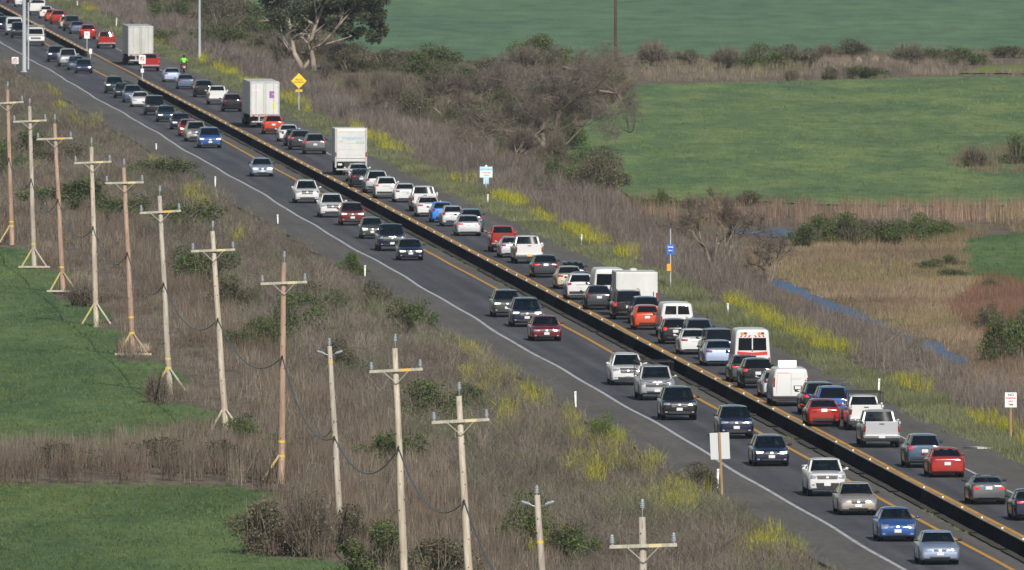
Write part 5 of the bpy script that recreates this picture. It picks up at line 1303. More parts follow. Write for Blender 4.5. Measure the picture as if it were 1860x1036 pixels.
# white box truck
L_ = 9.0; W = 2.56
t = thing('box_truck', 'white box truck with a roll up rear door and faint blue lettering', 'truck', (0, 0, 0), 0, G_R); yb = -L_ / 2
panel(t, 'cargo_box', -W / 2, W / 2, yb + .06, yb + 6.9, 1.08, 3.72, m_boxw, .02)
for s in (-1, 1): panel(t, 'corner_post', min(s * W / 2, s * (W / 2 - .14)), max(s * W / 2, s * (W / 2 - .14)), yb, yb + .055, .62, 3.74, m_alu, .01)
panel(t, 'door_header', -W / 2 + .145, W / 2 - .145, yb, yb + .055, 3.50, 3.74, mat('header_white', (.74, .72, .66), .5), .01)
for k in range(5): panel(t, 'door_panel', -W / 2 + .16, W / 2 - .16, yb + .02 + .003 * (k % 2), yb + .055, 1.14 + .47 * k, 1.14 + .47 * k + .462, m_boxw, .004)
panel(t, 'door_ledge', -W / 2 + .16, W / 2 - .16, yb - .03, yb + .018, 1.36, 1.42, m_alu)
for s in (-1, 1):
    panel(t, 'side_marker', s * 1.21 - .05, s * 1.21 + .05, yb - .02, yb - .003, 1.5, 1.85, m_tail); panel(t, 'clearance_lamp', s * 1.12 - .06, s * 1.12 + .06, yb - .02, yb - .003, 3.60, 3.66, m_amber)
panel(t, 'rear_bumper', -W / 2 + .1, W / 2 - .1, yb - .02, yb + .10, .42, .54, m_boxg, .01); panel(t, 'liftgate', -.55, .6, yb + .02, yb + .10, .56, 1.04, m_trim)
panel(t, 'licence_plate', -1.05, -.72, yb - .01, yb + .02, .80, .96, m_plate); panel(t, 'chassis', -.55, .55, yb + .12, L_ / 2 - 1, .6, 1.04, m_trim)
def write(t, s, size, x, y, z, m_, bold=0.0, flip=False):
    me = text_mesh(s, size, bold); me.materials.append(m_); o = obj('writing', me, None, t); o.location = (x, y, z); o.rotation_euler = (math.pi / 2, 0, 0); return o
write(t, 'imagebox', .42, .10, yb + .012, 2.98, mat('pale_blue_print', (.30, .44, .58), .5), .008); write(t, 'BOX4', .24, .72, yb + .012, 2.64, mat('pale_green_print', (.30, .48, .34), .5), .005); write(t, 'rental', .13, -.80, yb + .012, 2.72, mat('tan_print', (.42, .35, .30), .5), .004)
cab(t, L_ / 2, 2.4, 2.1, 2.5, m_vwhite, .45); axle_pair(t, 1.2, yb + 2.3, .46); axle_pair(t, 1.15, L_ / 2 - .72, .45, False)
place(t, 638, 319, L_, False)
# semi trailers
def semi(px, py, label, m_box, stickers, Ht=4.08):
    L_ = 20.0; W = 2.6; t = thing('semi_truck', label, 'truck', (0, 0, 0), 0, G_R); yb = -L_ / 2
    panel(t, 'trailer_box', -W / 2, W / 2, yb + .07, yb + 15.6, 1.12, Ht, m_box, .02)
    for s in (-1, 1):
        x0, x1 = (.012, 1.20) if s > 0 else (-1.20, -.012)
        d = panel(t, 'rear_door', x0, x1, yb + .015, yb + .065, 1.22, Ht - .14, m_box, .006)
        for x in (s * .10, s * .78):
            bm = bmesh.new(); tube(bm, [(x, yb - .01, 1.24), (x, yb - .01, Ht - .17)], .016, 6); obj('lock_rod', finish('lock_rod', bm), m_alu, d)
        for z in (1.45, 2.2, 2.9, 3.6): panel(d, 'hinge', min(s * 1.12, s * 1.20), max(s * 1.12, s * 1.20), yb - .005, yb + .014, z, z + .07, m_alu)
        panel(t, 'door_post', min(s * 1.205, s * 1.30), max(s * 1.205, s * 1.30), yb, yb + .07, 1.0, Ht - .005, m_alu, .006)
        panel(t, 'taillight', s * 1.0 - .12, s * 1.0 + .12, yb - .02, yb + .01, 1.03, 1.11, m_tail); panel(t, 'mud_flap', s * .98 - .30, s * .98 + .30, yb + .7, yb + .72, .25, 1.0, m_trim)
    panel(t, 'door_header', -1.20, 1.20, yb, yb + .07, Ht - .135, Ht - .005, m_alu, .006); panel(t, 'door_sill', -1.20, 1.20, yb, yb + .07, 1.0, 1.21, m_dirt, .006)
    panel(t, 'rear_guard', -1.15, 1.15, yb, yb + .10, .50, .60, m_boxg, .01)
    for s in (-1, 1): panel(t, 'guard_strut', s * .5 - .05, s * .5 + .05, yb + .01, yb + .09, .60, 1.0, m_boxg)
    for (x, z, w, h, m_) in stickers: panel(t, 'sticker', x - w / 2, x + w / 2, yb + .004, yb + .013, z - h / 2, z + h / 2, m_)
    panel(t, 'chassis', -.45, .45, yb + .2, L_ / 2 - 1, .75, 1.10, m_trim)
    for y in (yb + 1.6, yb + 2.85, yb + 13.3, yb + 14.6): axle_pair(t, 1.25, y, .50)
    cab(t, L_ / 2, 3.4, 2.4, 3.2, m_vwhite, .5); axle_pair(t, 1.2, L_ / 2 - 1.02, .5, False)
    return place(t, px, py, L_, False)
semi(480, 227.5, 'white semi trailer with purple and yellow stickers on its rear doors', m_boxw, [(.62, 2.95, .44, .62, mat('purple_sticker', (.25, .10, .30), .5)), (.62, 2.95 + .02, .40, .10, mat('sticker_white', (.7, .6, .75), .5)), (.82, 1.95, .30, .50, mat('yellow_sticker', (.62, .58, .15), .5)), (-.72, 3.3, .6, .22, mat('faint_pink_sticker', (.66, .56, .64), .5))])
semi(255, 114.5, 'dull grey semi trailer at the upper left ahead of the red pickup', m_boxg, [])
# enclosed trailer and its tow vehicle
L_ = 5.2; W = 2.56
t = thing('cargo_trailer', 'white enclosed cargo trailer with round roof vent in the right lane', 'trailer', (0, 0, 0), 0, G_R); yb = -L_ / 2
panel(t, 'trailer_box', -W / 2, W / 2, yb, yb + 4.9, .50, 2.72, m_boxw, .05); panel(t, 'rear_door', -W / 2 + .10, W / 2 - .10, yb - .03, yb - .002, .60, 2.62, m_boxw, .012)
for s in (-1, 1): panel(t, 'taillight', s * 1.22 - .05, s * 1.22 + .05, yb - .035, yb - .004, .95, 1.45, m_tail); panel(t, 'door_latch', s * 1.02 - .03, s * 1.02 + .03, yb - .05, yb - .032, 1.2, 1.5, m_trim)
bm = bmesh.new(); lathe(bm, [(.26, 0), (.26, .08), (.16, .15), (.02, .17)], 12, (-.05, .6, 2.722)); obj('roof_vent', finish('roof_vent', bm, True, .6), m_boxw, t)
bm = bmesh.new(); tube(bm, [(0, yb + 4.9, .55), (0, yb + 6.0, .50)], .06, 6); obj('drawbar', finish('drawbar', bm), m_trim, t)
axle_pair(t, 1.25, yb + 2.2, .36, False); axle_pair(t, 1.25, yb + 3.0, .36, False); place(t, 1157, 575, L_, False)
car('pickup_truck', 'white', 1139, 563.5, 'white pickup truck towing the enclosed cargo trailer, nearly hidden', False, brake=False)
# motorcycle and rider
p = G(334, 132.5); t = thing('motorcycle', 'orange and black motorcycle on the right shoulder near the pale blue sedan', 'motorcycle', p, TH)
for y in (.72, -.72):
    bm = bmesh.new(); lathe(bm, [(.20, -.07), (.30, -.07), (.33, 0), (.30, .07), (.20, .07)], 16); me = finish('wheel', bm, True, .7); me.transform(Matrix.Rotation(math.pi / 2, 4, 'Y')); o = obj('wheel', me, m_tyre, t); o.location = (0, y, .33)
def blob(t, name, pts, rad, m_, sub=1):
    me = bpy.data.meshes.new(name); b = bmesh.new(); vs = [b.verts.new(q) for q in pts[0]]
    for i, j in pts[1]: b.edges.new((vs[i], vs[j]))
    b.to_mesh(me); b.free(); o = bpy.data.objects.new(name, me); COL.objects.link(o); o.modifiers.new('s', 'SKIN')
    for i, r in enumerate(rad): me.skin_vertices[0].data[i].radius = (r, r) if not hasattr(r, '__len__') else r
    me.skin_vertices[0].data[0].use_root = True; o.modifiers.new('b', 'SUBSURF').levels = sub; bpy.context.view_layer.update()
    me2 = bpy.data.meshes.new_from_object(o.evaluated_get(bpy.context.evaluated_depsgraph_get())); bpy.data.objects.remove(o)
    for q in me2.polygons: q.use_smooth = True
    return obj(name, me2, m_, t)
blob(t, 'frame', ([(0, -.5, .62), (0, 0, .55), (0, .35, .80), (0, .60, .95), (0, .72, .45), (0, -.72, .40)], [(0, 1), (1, 2), (2, 3), (3, 4), (1, 5)]), [.12, .16, .15, .10, .05, .06], m_trim)
blob(t, 'seat', ([(0, -.75, .82), (0, -.3, .80), (0, .1, .86)], [(0, 1), (1, 2)]), [.12, .14, .12], m_trim)
panel(t, 'top_box', -.22, .22, -1.02, -.66, .78, 1.06, mat('case_black', (.02, .02, .02), .4), .04); panel(t, 'taillight', -.12, .12, -1.05, -1.025, .70, .78, m_tail_on); panel(t, 'tail_cowl', -.20, .20, -1.0, -.7, .62, .76, mat('cowl_orange', (.45, .10, .02), .35, 0, 1.0), .03)
panel(t, 'licence_plate', -.10, .10, -1.03, -1.01, .52, .64, m_plate); blob(t, 'handlebar', ([(-.38, .30, 1.06), (-.1, .45, 1.08), (.1, .45, 1.08), (.38, .30, 1.06)], [(0, 1), (1, 2), (2, 3)]), [.02] * 4, m_trim)
r = thing('person', 'motorcycle rider in a bright green jacket and dark helmet', 'person', p + Vector((0, 0, 0)), TH)
J = ([(0, -.18, .92), (0, -.12, 1.22), (0, -.04, 1.42), (0, 0, 1.50), (-.20, -.03, 1.40), (-.34, .12, 1.22), (-.36, .32, 1.10), (.20, -.03, 1.40), (.34, .12, 1.22), (.36, .32, 1.10)], [(0, 1), (1, 2), (2, 3), (2, 4), (4, 5), (5, 6), (2, 7), (7, 8), (8, 9)])
o = blob(r, 'body', ([(0, -.18, .92), (0, -.12, 1.22), (0, -.04, 1.42), (0, 0, 1.56), (0, .02, 1.64), (-.16, -.05, .88), (-.28, .25, .80), (-.26, .05, .36), (-.26, .17, .30), (.16, -.05, .88), (.28, .25, .80), (.26, .05, .36), (.26, .17, .30), (-.36, .34, 1.09), (-.33, .12, 1.22), (-.20, -.03, 1.40), (.36, .34, 1.09), (.33, .12, 1.22), (.20, -.03, 1.40)],
     [(0, 1), (1, 2), (2, 3), (3, 4), (0, 5), (5, 6), (6, 7), (7, 8), (0, 9), (9, 10), (10, 11), (11, 12), (2, 15), (15, 14), (14, 13), (2, 18), (18, 17), (17, 16)]), [.15, .16, .15, .06, .09, .10, .085, .06, .05, .10, .085, .06, .05, .045, .055, .07, .045, .055, .07], mat('riding_trousers_navy', (.015, .02, .05), .7))
blob(r, 'jacket', J, [.19, .20, .18, .09, .10, .085, .06, .10, .085, .06], mat('hi_vis_green', (.22, .75, .06), .7))
bm = bmesh.new(); bmesh.ops.create_uvsphere(bm, u_segments=14, v_segments=10, radius=.15)
for v in bm.verts: v.co = Vector((v.co.x, v.co.y * 1.12 + .02, v.co.z * 1.08 + 1.68))
obj('helmet', finish('helmet', bm, True), mat('helmet_black', (.015, .015, .02), .15, 0, 1.0), r)

# ------------------------------------------------------------------ utility poles
def wood(name, c, d): return noise_mat(name, [(3.0, [(.3, d), (.62, c)]), (14.0, [(.3, (.75, .75, .75)), (.6, (1.1, 1.1, 1.1))])], rough=.9, stretch=(1, 1, .12))
W_GREY = wood('weathered_wood_grey', (.46, .41, .35), (.27, .23, .19)); W_RED = wood('weathered_wood_red', (.40, .285, .215), (.25, .165, .12)); W_PALE = wood('weathered_wood_pale', (.52, .46, .37), (.32, .26, .20))
m_bracey = noise_mat('yellow_painted_brace', [(4.0, [(.40, (.40, .35, .26)), (.55, (.55, .40, .10))])], rough=.8); m_band = mat('yellow_pole_band', (.62, .42, .05), .6); m_ins = mat('insulator_blue_grey', (.40, .44, .48), .15, 0, 1.0); m_steel = mat('galvanised_steel', (.42, .43, .44), .45, .7)
m_beam = wood('crossarm_wood', (.44, .42, .34), (.30, .28, .22))
ins_me = None
def insulator(): 
    return small_lathe('insulator', [(.035, 0), (.045, .02), (.045, .06), (.10, .07), (.045, .10), (.10, .13), (.045, .16), (.095, .19), (.04, .22), (.085, .25), (.035, .28), (.055, .31), (.05, .34), (.02, .36)], 10)
ins_me = insulator(); ins_me.materials.append(m_ins)
cable_pts = []; cond = [[], [], []]
def pole(i, xt, yt, xb, yb, Y, arm, wood_m, label, kind='arm', brace=None, pin=16, bands=(), cab_h=5.9):
    """xt, yt = wood top; arm = (x left, x right, y) in the photograph; Y = distance"""
    k = Y / F; base = G(xb, yb, 0); zb = H - (yb - CY + F * math.tan(PITCH)) * k * 1.0
    bx = (xb - CX) * k; tx = (xt - CX) * k
    def Z(py): return H - (py - CY + F * math.tan(PITCH)) * k * (1 / 1.0)
    zt = Z(yt); zb = Z(yb); t = thing('utility_pole', label, 'utility pole', (bx, Y, zb), 0, 'utility poles along the ditch'); Hh = zt - zb; lean = (tx - bx)
    bm = bmesh.new(); n = 9; pts = [(lean * j / n + random.uniform(-.012, .012), random.uniform(-.01, .01), (Hh + .6) * j / n - .6 + .6 * j / n * 0) for j in range(n + 1)]
    pts = [(lean * j / n + random.uniform(-.01, .01), 0, -.6 + (Hh + .6) * j / n) for j in range(n + 1)]
    r0, r1 = (.185, .125) if kind == 'arm' else (.17, .115)
    tube(bm, pts, [r0 + (r1 - r0) * j / n for j in range(n + 1)], 12)
    obj('shaft', finish('shaft', bm, True, .7), wood_m, t)
    def at(z): return lean * (z + .6) / (Hh + .6)
    bm = bmesh.new()
    for q in range(16):
        z = 1.0 + q * .55 + random.uniform(-.1, .1)
        if z > Hh - .4: break
        a = random.uniform(0, 3.14); rr = r0 + (r1 - r0) * z / Hh
        tube(bm, [(at(z) + math.cos(a) * rr * .9, -math.sin(a) * rr * .9, z), (at(z) + math.cos(a) * (rr + .035), -math.sin(a) * (rr + .035), z + .02)], .022, 5)
    o = obj('climbing_bolts', finish('climbing_bolts', bm), mat('bolt_dark', (.05, .04, .035), .6, .5), t)
    for zz in bands:
        rr = r0 + (r1 - r0) * zz / Hh + .006; bm = bmesh.new(); lathe(bm, [(rr, -.05), (rr, .05)], 12, (at(zz), 0, zz)); obj('yellow_band', finish('yellow_band', bm), m_band, t)
    if kind == 'arm':
        xl, xr, ya = arm; hw = (xr - xl) / 2 * k; xm = (xl + xr) / 2 * 1.0; xm = (xm - CX) * k - bx; za = Z(ya) - zb; tilt = .045 + random.uniform(-.02, .02)
        if kind == 'arm':
            bm = bmesh.new(); box(bm, -hw, hw, -.055, .055, -.06, .06, .008); a = obj('crossarm', finish('crossarm', bm), m_beam, t); a.location = (xm, -r1 - .075, za); a.rotation_euler = (0, -tilt, 0)
            bm = bmesh.new(); box(bm, .20, .62, -.062, -.056, -.058, .058); obj('yellow_tag', finish('yellow_tag', bm), mat('yellow_arm_tag', (.60, .36, .06), .6) if i in (3, 6, 10) else mat('faded_arm_tag', (.55, .47, .24), .7), a)
            for s in (-1, 1):
                o = obj('insulator', ins_me, None, a); o.location = (s * (hw - .10), 0, .062)
                bm = bmesh.new(); tube(bm, [(s * hw * .46, -.09, -.05), (0, -.02, -.56)], .018, 5); tube(bm, [(s * hw * .46, -.09, -.05), (s * hw * .46, .0, -.05)], .018, 5); obj('arm_brace', finish('arm_brace', bm), mat('brace_pale', (.45, .44, .40), .5, .3), a)
                w = a.matrix_basis @ Vector((s * (hw - .10), 0, .42)); cond[0 if s < 0 else 2].append(Vector((bx, Y, zb)) + w)
        bm = bmesh.new(); tube(bm, [(at(Hh) + .02, -r1 - .01, Hh - .35), (at(Hh) + .02, -r1 * .6, Hh + .02), (at(Hh) + .02, -.03, Hh + pin * k - .34)], .018, 6); obj('ridge_pin', finish('ridge_pin', bm), m_steel, t)
        o = obj('insulator', ins_me, None, t); o.location = (at(Hh) + .02, -.03, Hh + pin * k - .36); cond[1].append(Vector((bx + at(Hh), Y, zb + Hh + pin * k)))
    else:
        o = obj('insulator', ins_me, None, t); o.location = (at(Hh), 0, Hh + .01); cond[1].append(Vector((bx + at(Hh), Y, zb + Hh + .38)))
        xl, xr, ya = arm; za = Z(ya) - zb
        for s, x in ((-1, xl), (1, xr)):
            ex = (x - CX) * k - bx; bm = bmesh.new(); tube(bm, [(at(za), -.03, za - .16), (at(za) + (ex - at(za)) * .5, -.08, za - .06), (ex * .9 + at(za) * .1, -.1, za)], .016, 5); obj('side_bracket', finish('side_bracket', bm), m_steel, t)
            o = obj('insulator', ins_me, None, t); o.location = (at(za) + (ex - at(za)) * .45, -.10, za - .05); o.rotation_euler = (0, s * 1.25, 0); o.scale = (.8, .8, .95)
            cond[0 if s < 0 else 2].append(Vector((bx + ex, Y - .1, zb + za)))
    if brace:
        for s, on in zip((-1, 1), brace):
            if not on: continue
            m_ = m_bracey if (s < 0 and on == 2) else wood_m
            bm = bmesh.new(); tube(bm, [(at(1.1) + s * .1, -.22, 1.25), (s * .86, -.28, .05)], .058, 6); obj('base_brace', finish('base_brace', bm), m_, t)
        if all(brace) and i in (2, 3, 5): panel(t, 'base_sill', -1.05, 1.05, -.42, -.30, .02, .14, mat('sill_wood', (.40, .36, .28), .9), .01)
    # insulated cable bracket
    bm = bmesh.new(); box(bm, at(cab_h) - .06, at(cab_h) + .02, -r0 - .10, -r0 + .03, cab_h - .07, cab_h + .07, .01); obj('cable_bracket', finish('cable_bracket', bm), m_trim, t)
    cable_pts.append(Vector((bx + at(cab_h) - .02, Y - r0 - .10, zb + cab_h)))
    return t
pole(1, 13.5,163,21.5,442,1456,(-18,43,187),W_RED,'first utility pole at the left picture edge with a yellow base brace',brace=(2,0),bands=(1.5,1.2),pin=15)
pole(2, 53.5,193,62,487,1391,(23.5,85,220),W_GREY,'second utility pole from the left, standing on a timber tripod in the green field',brace=(2,1),bands=(1.6,),pin=15)
pole(3, 99,224.7,114.7,531,1334,(66.5,131.5,252),W_RED,'third utility pole from the left with a brown shaft and splayed base braces',brace=(2,1),bands=(1.6,),pin=17)
pole(4, 165.5,267,174.8,590,1264.5,(134.5,202.5,295),W_PALE,'fourth utility pole from the left with a pale grey shaft',brace=(2,1),pin=17)
pole(5, 224.5,305,242,646,1204.7,(191,261.5,332),W_RED,'fifth utility pole from the left, between two pale grass tufts',brace=(2,1),bands=(2.2,1.3),pin=17)
pole(6, 289.5,356,308.6,712,1141,(253.6,329,385),W_GREY,'sixth utility pole from the left with a tripod base in the upper field corner',brace=(2,1),bands=(1.8,1.3),pin=19)
pole(7, 385.7,420,411,789,1075,(347,427,455),W_PALE,'seventh utility pole, pale with bright glass insulators, at the tip of the upper field',brace=(1,1),pin=19)
pole(8, 515.5,477,510,874,1010.5,(473,558,514),W_RED,'eighth utility pole, tall and reddish, between the two green fields',brace=(2,0),bands=(1.9,1.2),pin=21,cab_h=6.0)
pole(9, 598,629,622,1003,950,(577,622,640),W_GREY,'short grey pole with two side insulators and no crossarm right of the reddish pole',kind='side',bands=(8.6,),cab_h=5.2)
pole(10, 717,633,736,1066,891,(670.5,768,673),W_PALE,'tenth utility pole with rough knotted shaft and an orange tagged crossarm',brace=None,pin=26)
pole(11, 833,720,861,1181,830.5,(784,889,765),W_PALE,'eleventh utility pole, cut by the bottom edge, left of the yellow mustard',pin=26)
pole(12, 975,900,1006,1316,770,(948,1008,914),W_GREY,'short grey pole with two side insulators at the bottom edge',kind='side',bands=(6.7,),cab_h=4.6)
pole(13, 1166,940,1178,1468,711,(1107,1230,992),W_GREY,'nearest utility pole, only its top with three insulators showing at the bottom edge',pin=33)
def span_obj(name, A, B, sag, r, m_, label, cat, group, seg=18, n=6):
    bm = bmesh.new(); pts = []
    for i in range(seg + 1):
        a = i / seg; q = A.lerp(B, a); q.z -= sag * 4 * a * (1 - a); pts.append(q)
    tube(bm, pts, r, n); o = obj(name, finish(name, bm, True), m_); tag(o, label, cat, group); return o
m_cable = mat('cable_black', (.03, .032, .036), .35)
names = ['first', 'second', 'third', 'fourth', 'fifth', 'sixth', 'seventh', 'eighth reddish', 'ninth short', 'tenth', 'eleventh', 'twelfth short', 'nearest']
cable_pts.insert(0, cable_pts[0] + RD * 62 + Vector((-.3, 0, 0))); names.insert(0, 'hidden far')
for i in range(len(cable_pts) - 1):
    span_obj('cable', cable_pts[i], cable_pts[i + 1], 1.35, .034, m_cable, 'thick black cable sagging from the %s pole to the %s pole' % (names[i], names[i + 1]), 'cable', 'cable spans between the utility poles', 30)
m_wire = mat('bare_wire', (.20, .19, .18), .4, .6)
for c, nm in zip(cond, ('left', 'top', 'right')):
    bm = bmesh.new(); pts = []
    for a, b in zip(c, c[1:]):
        for i in range(14):
            f_ = i / 14; q = a.lerp(b, f_); q.z -= .55 * 4 * f_ * (1 - f_); pts.append(q)
    pts.append(c[-1]); tube(bm, pts, .006, 4)
    o = obj('wire', finish('wire', bm, True), m_wire); tag(o, 'thin bare power wire on the %s insulators of the utility poles' % nm, 'wire')
# frayed loose cable end hanging between the reddish and the short pole
a = cable_pts[9] + Vector((0, 0, .75)); b = cable_pts[9] + Vector((-1.2, 24, 0.1))
span_obj('cable', a, b, .8, .022, m_cable, 'thin loose cable looping beside the short pole near the eighth reddish pole', 'cable', None, 16)
# far wooden pole on the field edge, grey signal poles, lamp pole
def simple_pole(name, label, cat, x, yb, ytop, r0, r1, m_, z0=GZ, parts=None):
    p = G(x, yb, z0); s = F / p.y; h = (yb - ytop) / s; t = thing(name, label, cat, p); bm = bmesh.new(); tube(bm, [(0, 0, -.1), (0, 0, h)], [r0, r1], 12); obj('shaft', finish('shaft', bm, True, .7), m_, t)
    if parts: parts(t, h)
    return t
m_galv = noise_mat('galvanised_pole', [(2.0, [(.3, (.34, .37, .39)), (.7, (.44, .47, .49))])], rough=.45, stretch=(1, 1, .1))
simple_pole('utility_pole', 'dark brown wooden pole rising from the far hedge', 'utility pole', 1118, 112, -70, .17, .13, wood('far_pole_brown', (.10, .06, .045), (.06, .04, .03)), parts=lambda t, h: panel(t, 'crossarm', -1.2, 1.2, -.22, -.12, h - .9, h - .78, m_beam))
def arm_lamp(side, ln):
    def f(t, h):
        bm = bmesh.new(); tube(bm, [(0, 0, h - .3), (side * ln * .5, 0, h + .5), (side * ln, 0, h + .6)], .06, 6); obj('lamp_arm', finish('lamp_arm', bm, True), m_galv, t)
        panel(t, 'lamp_head', min(side * (ln - .1), side * (ln + .7)), max(side * (ln - .1), side * (ln + .7)), -.15, .15, h + .5, h + .66, m_galv, .03)
    return f
simple_pole('lamp_pole', 'slim tall grey lamp pole right of the highway near the motorcycle rider', 'lamp pole', 362.5, 113, -30, .15, .10, m_galv, parts=arm_lamp(-1, 3))
def sig(t, h):
    bm = bmesh.new(); tube(bm, [(0, 0, h - .4), (5, 0, h + .2)], .09, 8); obj('mast_arm', finish('mast_arm', bm, True), m_galv, t)
    panel(t, 'base_plate', -.3, .3, -.3, .3, 0, .08, m_galv)
simple_pole('signal_pole', 'thick grey steel pole at the upper left beside the left lane', 'signal pole', 44, 131, -20, .22, .18, m_galv, 0, sig)
simple_pole('lamp_pole', 'thinner grey pole just right of the thick signal pole', 'lamp pole', 51.5, 126, 5, .09, .07, m_galv, 0, arm_lamp(1, 1.2))
# delineator posts
m_post = mat('post_white', (.72, .72, .68), .5)
def post(x, y, h, lab):
    p = G(x, y, GZ); s = F / p.y; hh = h / s; t = thing('delineator_post', lab, 'marker post', p, random.uniform(-.2, .2), 'white delineator posts'); w = .06
    bm = bmesh.new(); box(bm, -w, w, -.012, .012, 0, hh, .005)
    for v in bm.verts:
        if v.co.z < hh * .3: v.co.x *= .6
    obj('blade', finish('blade', bm), m_post, t); panel(t, 'reflector', -.045, .045, -.018, -.0125, hh - .16, hh - .06, mat('reflector_grey', (.5, .5, .52), .2)); t.rotation_euler = (random.uniform(-.03, .03), random.uniform(-.05, .05), t.rotation_euler.z)
for x, y, h, lab in [(391,343,22,'white marker post left of the road near the lone grey blue sedan'),(505,410,20,'white marker post left of the road below the white sport utility vehicle'),(663,506,24,'white marker post left of the road above the short side insulator pole'),(1046,745,34,'white marker post left of the road above the bright green plant'),
                     (284,275,14,'small white marker post left of the road at the upper left'),(886,375,22,'white marker post under the pale blue sign'),(1056,446,20,'white marker post on the right verge by the white pickup with orange plate'),(1323,579,28,'white marker post on the right verge above the ambulance'),(1596,716,28,'white marker post on the right verge by the white rack pickup'),
                     (289,80,9,'small white marker post right of the grey semi trailer'),(211,53,20,'white marker post on the far right verge left of the grey semi trailer'),(141,17,15,'white marker post near the top edge on the far right verge'),(1303,892,40,'white marker post beside the wooden post of the blank sign back')]: post(x, y, h, lab)
# signs
m_wpost = wood('sign_post_wood', (.36, .24, .13), (.24, .15, .08)); m_signw = mat('sign_white', (.74, .74, .72), .4); m_ink = mat('sign_black_ink', (.03, .03, .03), .5); m_rink = mat('sign_red_ink', (.50, .05, .04), .5)
def sign(name, label, x, yb, ytop, w, h, m_, post_m, post_w=.045, below=0.0, group=None, turned=0.0, z0=GZ, fore=-1):
    """board w x h metres with its top at photo row ytop"""
    p = G(x, yb, z0); s = F / p.y; zt = (yb - ytop) / s; t = thing(name, label, 'sign', p, turned, group)
    panel(t, 'post', -post_w, post_w, -post_w, post_w, -.1, zt - (.1 if fore < 0 else -.02), post_m, .004)
    y0 = fore * (post_w + .012) ; b = panel(t, 'board', -w / 2, w / 2, min(y0, y0 - .004 * fore) - .002, max(y0, y0 - .004 * fore) + .002, zt - h, zt, m_, .0)
    return t, zt, y0 - .006
t, zt, yf = sign('parking_sign', 'white no parking sign on a wooden post at the right edge', 1836, 803, 713, .60, .76, m_signw, m_wpost, .055)
for i, (s_, sz, m_) in enumerate([('NO', .19, m_ink), ('PARKING', .125, m_rink), ('ANY', .12, m_rink), ('TIME', .12, m_ink)]): write(t, s_, sz, 0, yf, zt - .13 - i * .165, m_, .004)
t, zt, yf = sign('warning_sign', 'yellow diamond warning sign with a small yellow plaque below it', 543, 205, 163, .62, .19, mat('sign_yellow', (.80, .52, .02), .45), m_galv, .04)
d = panel(t, 'diamond', -.50, .50, -.004, .004, -.50, .50, mat('sign_yellow', (.8, .52, .02)), 0); d.location = (0, -.055, zt + .80); d.rotation_euler = (0, math.pi / 4, 0)
panel(t, 'post_top', -.035, .035, -.035, .035, zt, zt + .9, m_galv)
write(t, 'TRUCK', .21, 0, -.062, zt + .90, m_ink, .004); write(t, 'CROSSING', .185, 0, -.062, zt + .68, m_ink, .004); write(t, '1000 FT', .13, 0, yf, zt - .095, m_ink, .003)
m_sky = mat('sign_pale_blue', (.42, .66, .72), .45)
t, zt, yf = sign('adoption_sign', 'pale blue and white roadside sign with red lettering on a stepped board', 883, 352, 303, .98, .84, m_sky, m_galv, .04)
panel(t, 'lower_board', -.21, .21, -.06, -.052, zt - 1.34, zt - .845, m_sky); panel(t, 'white_field', -.46, .46, yf - .002, yf, zt - .78, zt - .34, m_signw)
write(t, 'ADOPT A HIGHWAY', .095, 0, yf - .004, zt - .20, mat('sign_blue_ink', (.05, .15, .40), .5), .002); write(t, 'LITTER FREE', .13, 0, yf - .008, zt - .47, m_rink, .003); write(t, 'ROADS', .13, 0, yf - .008, zt - .66, m_rink, .003)
bm = bmesh.new(); bmesh.ops.create_uvsphere(bm, u_segments=10, v_segments=6, radius=.10)
for v in bm.verts: v.co = Vector((v.co.x, -.05 + v.co.y * .1, zt + .03 + v.co.z))
obj('badge', finish('badge', bm, True), m_signw, t)
t, zt, yf = sign('call_box', 'blue emergency call box sign over an orange box with a small solar panel', 1218, 527, 444, .48, .64, mat('sign_blue', (.02, .14, .55), .4), m_galv, .035)
t['category'] = 'call box'
panel(t, 'post_top', -.03, .03, -.03, .03, zt, zt + 1.05, m_galv); write(t, 'CALL', .15, 0, yf, zt - .18, m_signw, .004)
bm = bmesh.new(); lathe(bm, [(.17, -.002), (.17, .002)], 16); me = finish('disc', bm); me.transform(Matrix.Rotation(math.pi / 2, 4, 'X')); o = obj('disc', me, mat('disc_blue', (.01, .06, .35), .4), t); o.location = (0, yf - .003, zt - .40); write(t, 'BOX', .13, 0, yf - .008, zt - .40, m_signw, .004)
pn = panel(t, 'solar_panel', -.16, .16, -.2, .2, -.012, .012, mat('solar_cells', (.12, .12, .14), .2, 0, 1.0)); pn.location = (.12, 0, zt + 1.03); pn.rotation_euler = (0, .9, 0)
panel(t, 'call_housing', -.24, .02, -.22, -.04, zt - 1.72, zt - 1.26, mat('housing_orange', (.75, .32, .02), .45), .02)
t, zt, yf = sign('sign_back', 'blank pale back of a sign on a leaning wooden post left of the road', 1312, 905, 786, .92, 1.26, mat('bare_aluminium', (.50, .52, .53), .5, .3), m_wpost, .055, fore=1); t.rotation_euler = (0, -.045, .05)
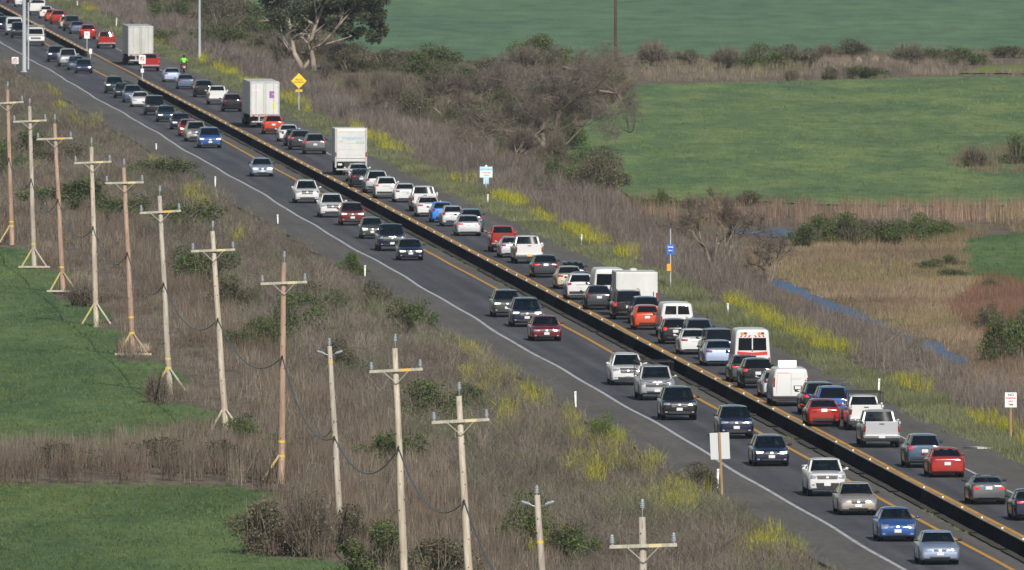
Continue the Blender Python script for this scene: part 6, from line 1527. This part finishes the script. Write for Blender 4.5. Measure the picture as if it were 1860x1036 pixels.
def uturn(t, zt, yf, w):
    bm = bmesh.new(); ps = [(.10 * math.cos(a) * w / .6, yf - .004, zt - .30 * w / .6 + .12 * math.sin(a) * w / .6) for a in [math.pi * k / 8 for k in range(9)]]
    ps = [(ps[0][0], yf - .004, ps[0][2] - .22 * w / .6)] + ps + [(ps[-1][0], yf - .004, ps[-1][2] - .08 * w / .6)]; tube(bm, ps, .025 * w / .6, 5); obj('turn_arrow', finish('turn_arrow', bm), m_ink, t)
    bm = bmesh.new(); bmesh.ops.create_cone(bm, cap_ends=True, segments=3, radius1=.075 * w / .6, radius2=0, depth=.09 * w / .6)
    for v in bm.verts: v.co = Vector((v.co.x + ps[-1][0], v.co.y * .1 + yf - .004, -v.co.z + ps[-1][2] - .04))
    obj('arrow_head', finish('arrow_head', bm), m_ink, t)
def ring(t, zt, yf, w, cx=0, r=.21):
    bm = bmesh.new(); n = 20; ps = [(cx + r * math.cos(2 * math.pi * k / n), yf - .008, zt - w / 2 + r * math.sin(2 * math.pi * k / n)) for k in range(n + 1)]; tube(bm, ps, .022, 5, False); tube(bm, [(cx - r * .7, yf - .008, zt - w / 2 + r * .7), (cx + r * .7, yf - .008, zt - w / 2 - r * .7)], .018, 5); obj('red_ring', finish('red_ring', bm), m_rink, t)
t, zt, yf = sign('road_sign', 'white sign with a black turn arrow at the far end of the median gap', 158, 93, 57.5, .60, .76, m_signw, m_galv, .035, z0=0); uturn(t, zt, yf, .6)
t, zt, yf = sign('road_sign', 'white no turn sign with a red ring at the near end of the median gap', 258.5, 146, 100.5, .66, .86, m_signw, m_galv, .04, z0=0); uturn(t, zt, yf, .6); ring(t, zt, yf, .72)
panel(t, 'marker_plate', -.15, .15, yf - .004, yf, .75, 1.15, m_signw)
t, zt, yf = sign('road_sign', 'white sign with red rings standing in the verge left of the grey signal pole', 27.5, 124, 104, .70, .70, m_signw, m_galv, .035); ring(t, zt, yf, .74, 0, .24); uturn(t, zt, yf, .6)
p = G(164.5, 106); t = thing('marker_board', 'small pale marker board where the far median barrier ends', 'sign', p); panel(t, 'post', -.03, .03, -.03, .03, 0, .9, m_galv); panel(t, 'board', -.15, .15, -.05, -.04, .45, 1.0, m_signw)

# ------------------------------------------------------------------ air
m_air = bpy.data.materials.new('haze_air'); m_air.use_nodes = True
nt = m_air.node_tree; nt.nodes.remove(nt.nodes['Principled BSDF'])
pv = nt.nodes.new('ShaderNodeVolumePrincipled'); pv.inputs['Color'].default_value = (.72, .86, 1, 1); pv.inputs['Density'].default_value = .000022
pv.inputs['Anisotropy'].default_value = .0
nt.links.new(pv.outputs[0], nt.nodes['Material Output'].inputs['Volume'])
bm = bmesh.new(); box(bm, -9500, 9500, -60, 31000, -3, 39.5)
o = obj('haze', finish('haze', bm), m_air); o['kind'] = 'stuff'; o['label'] = 'thin pale haze in the air over the whole valley'
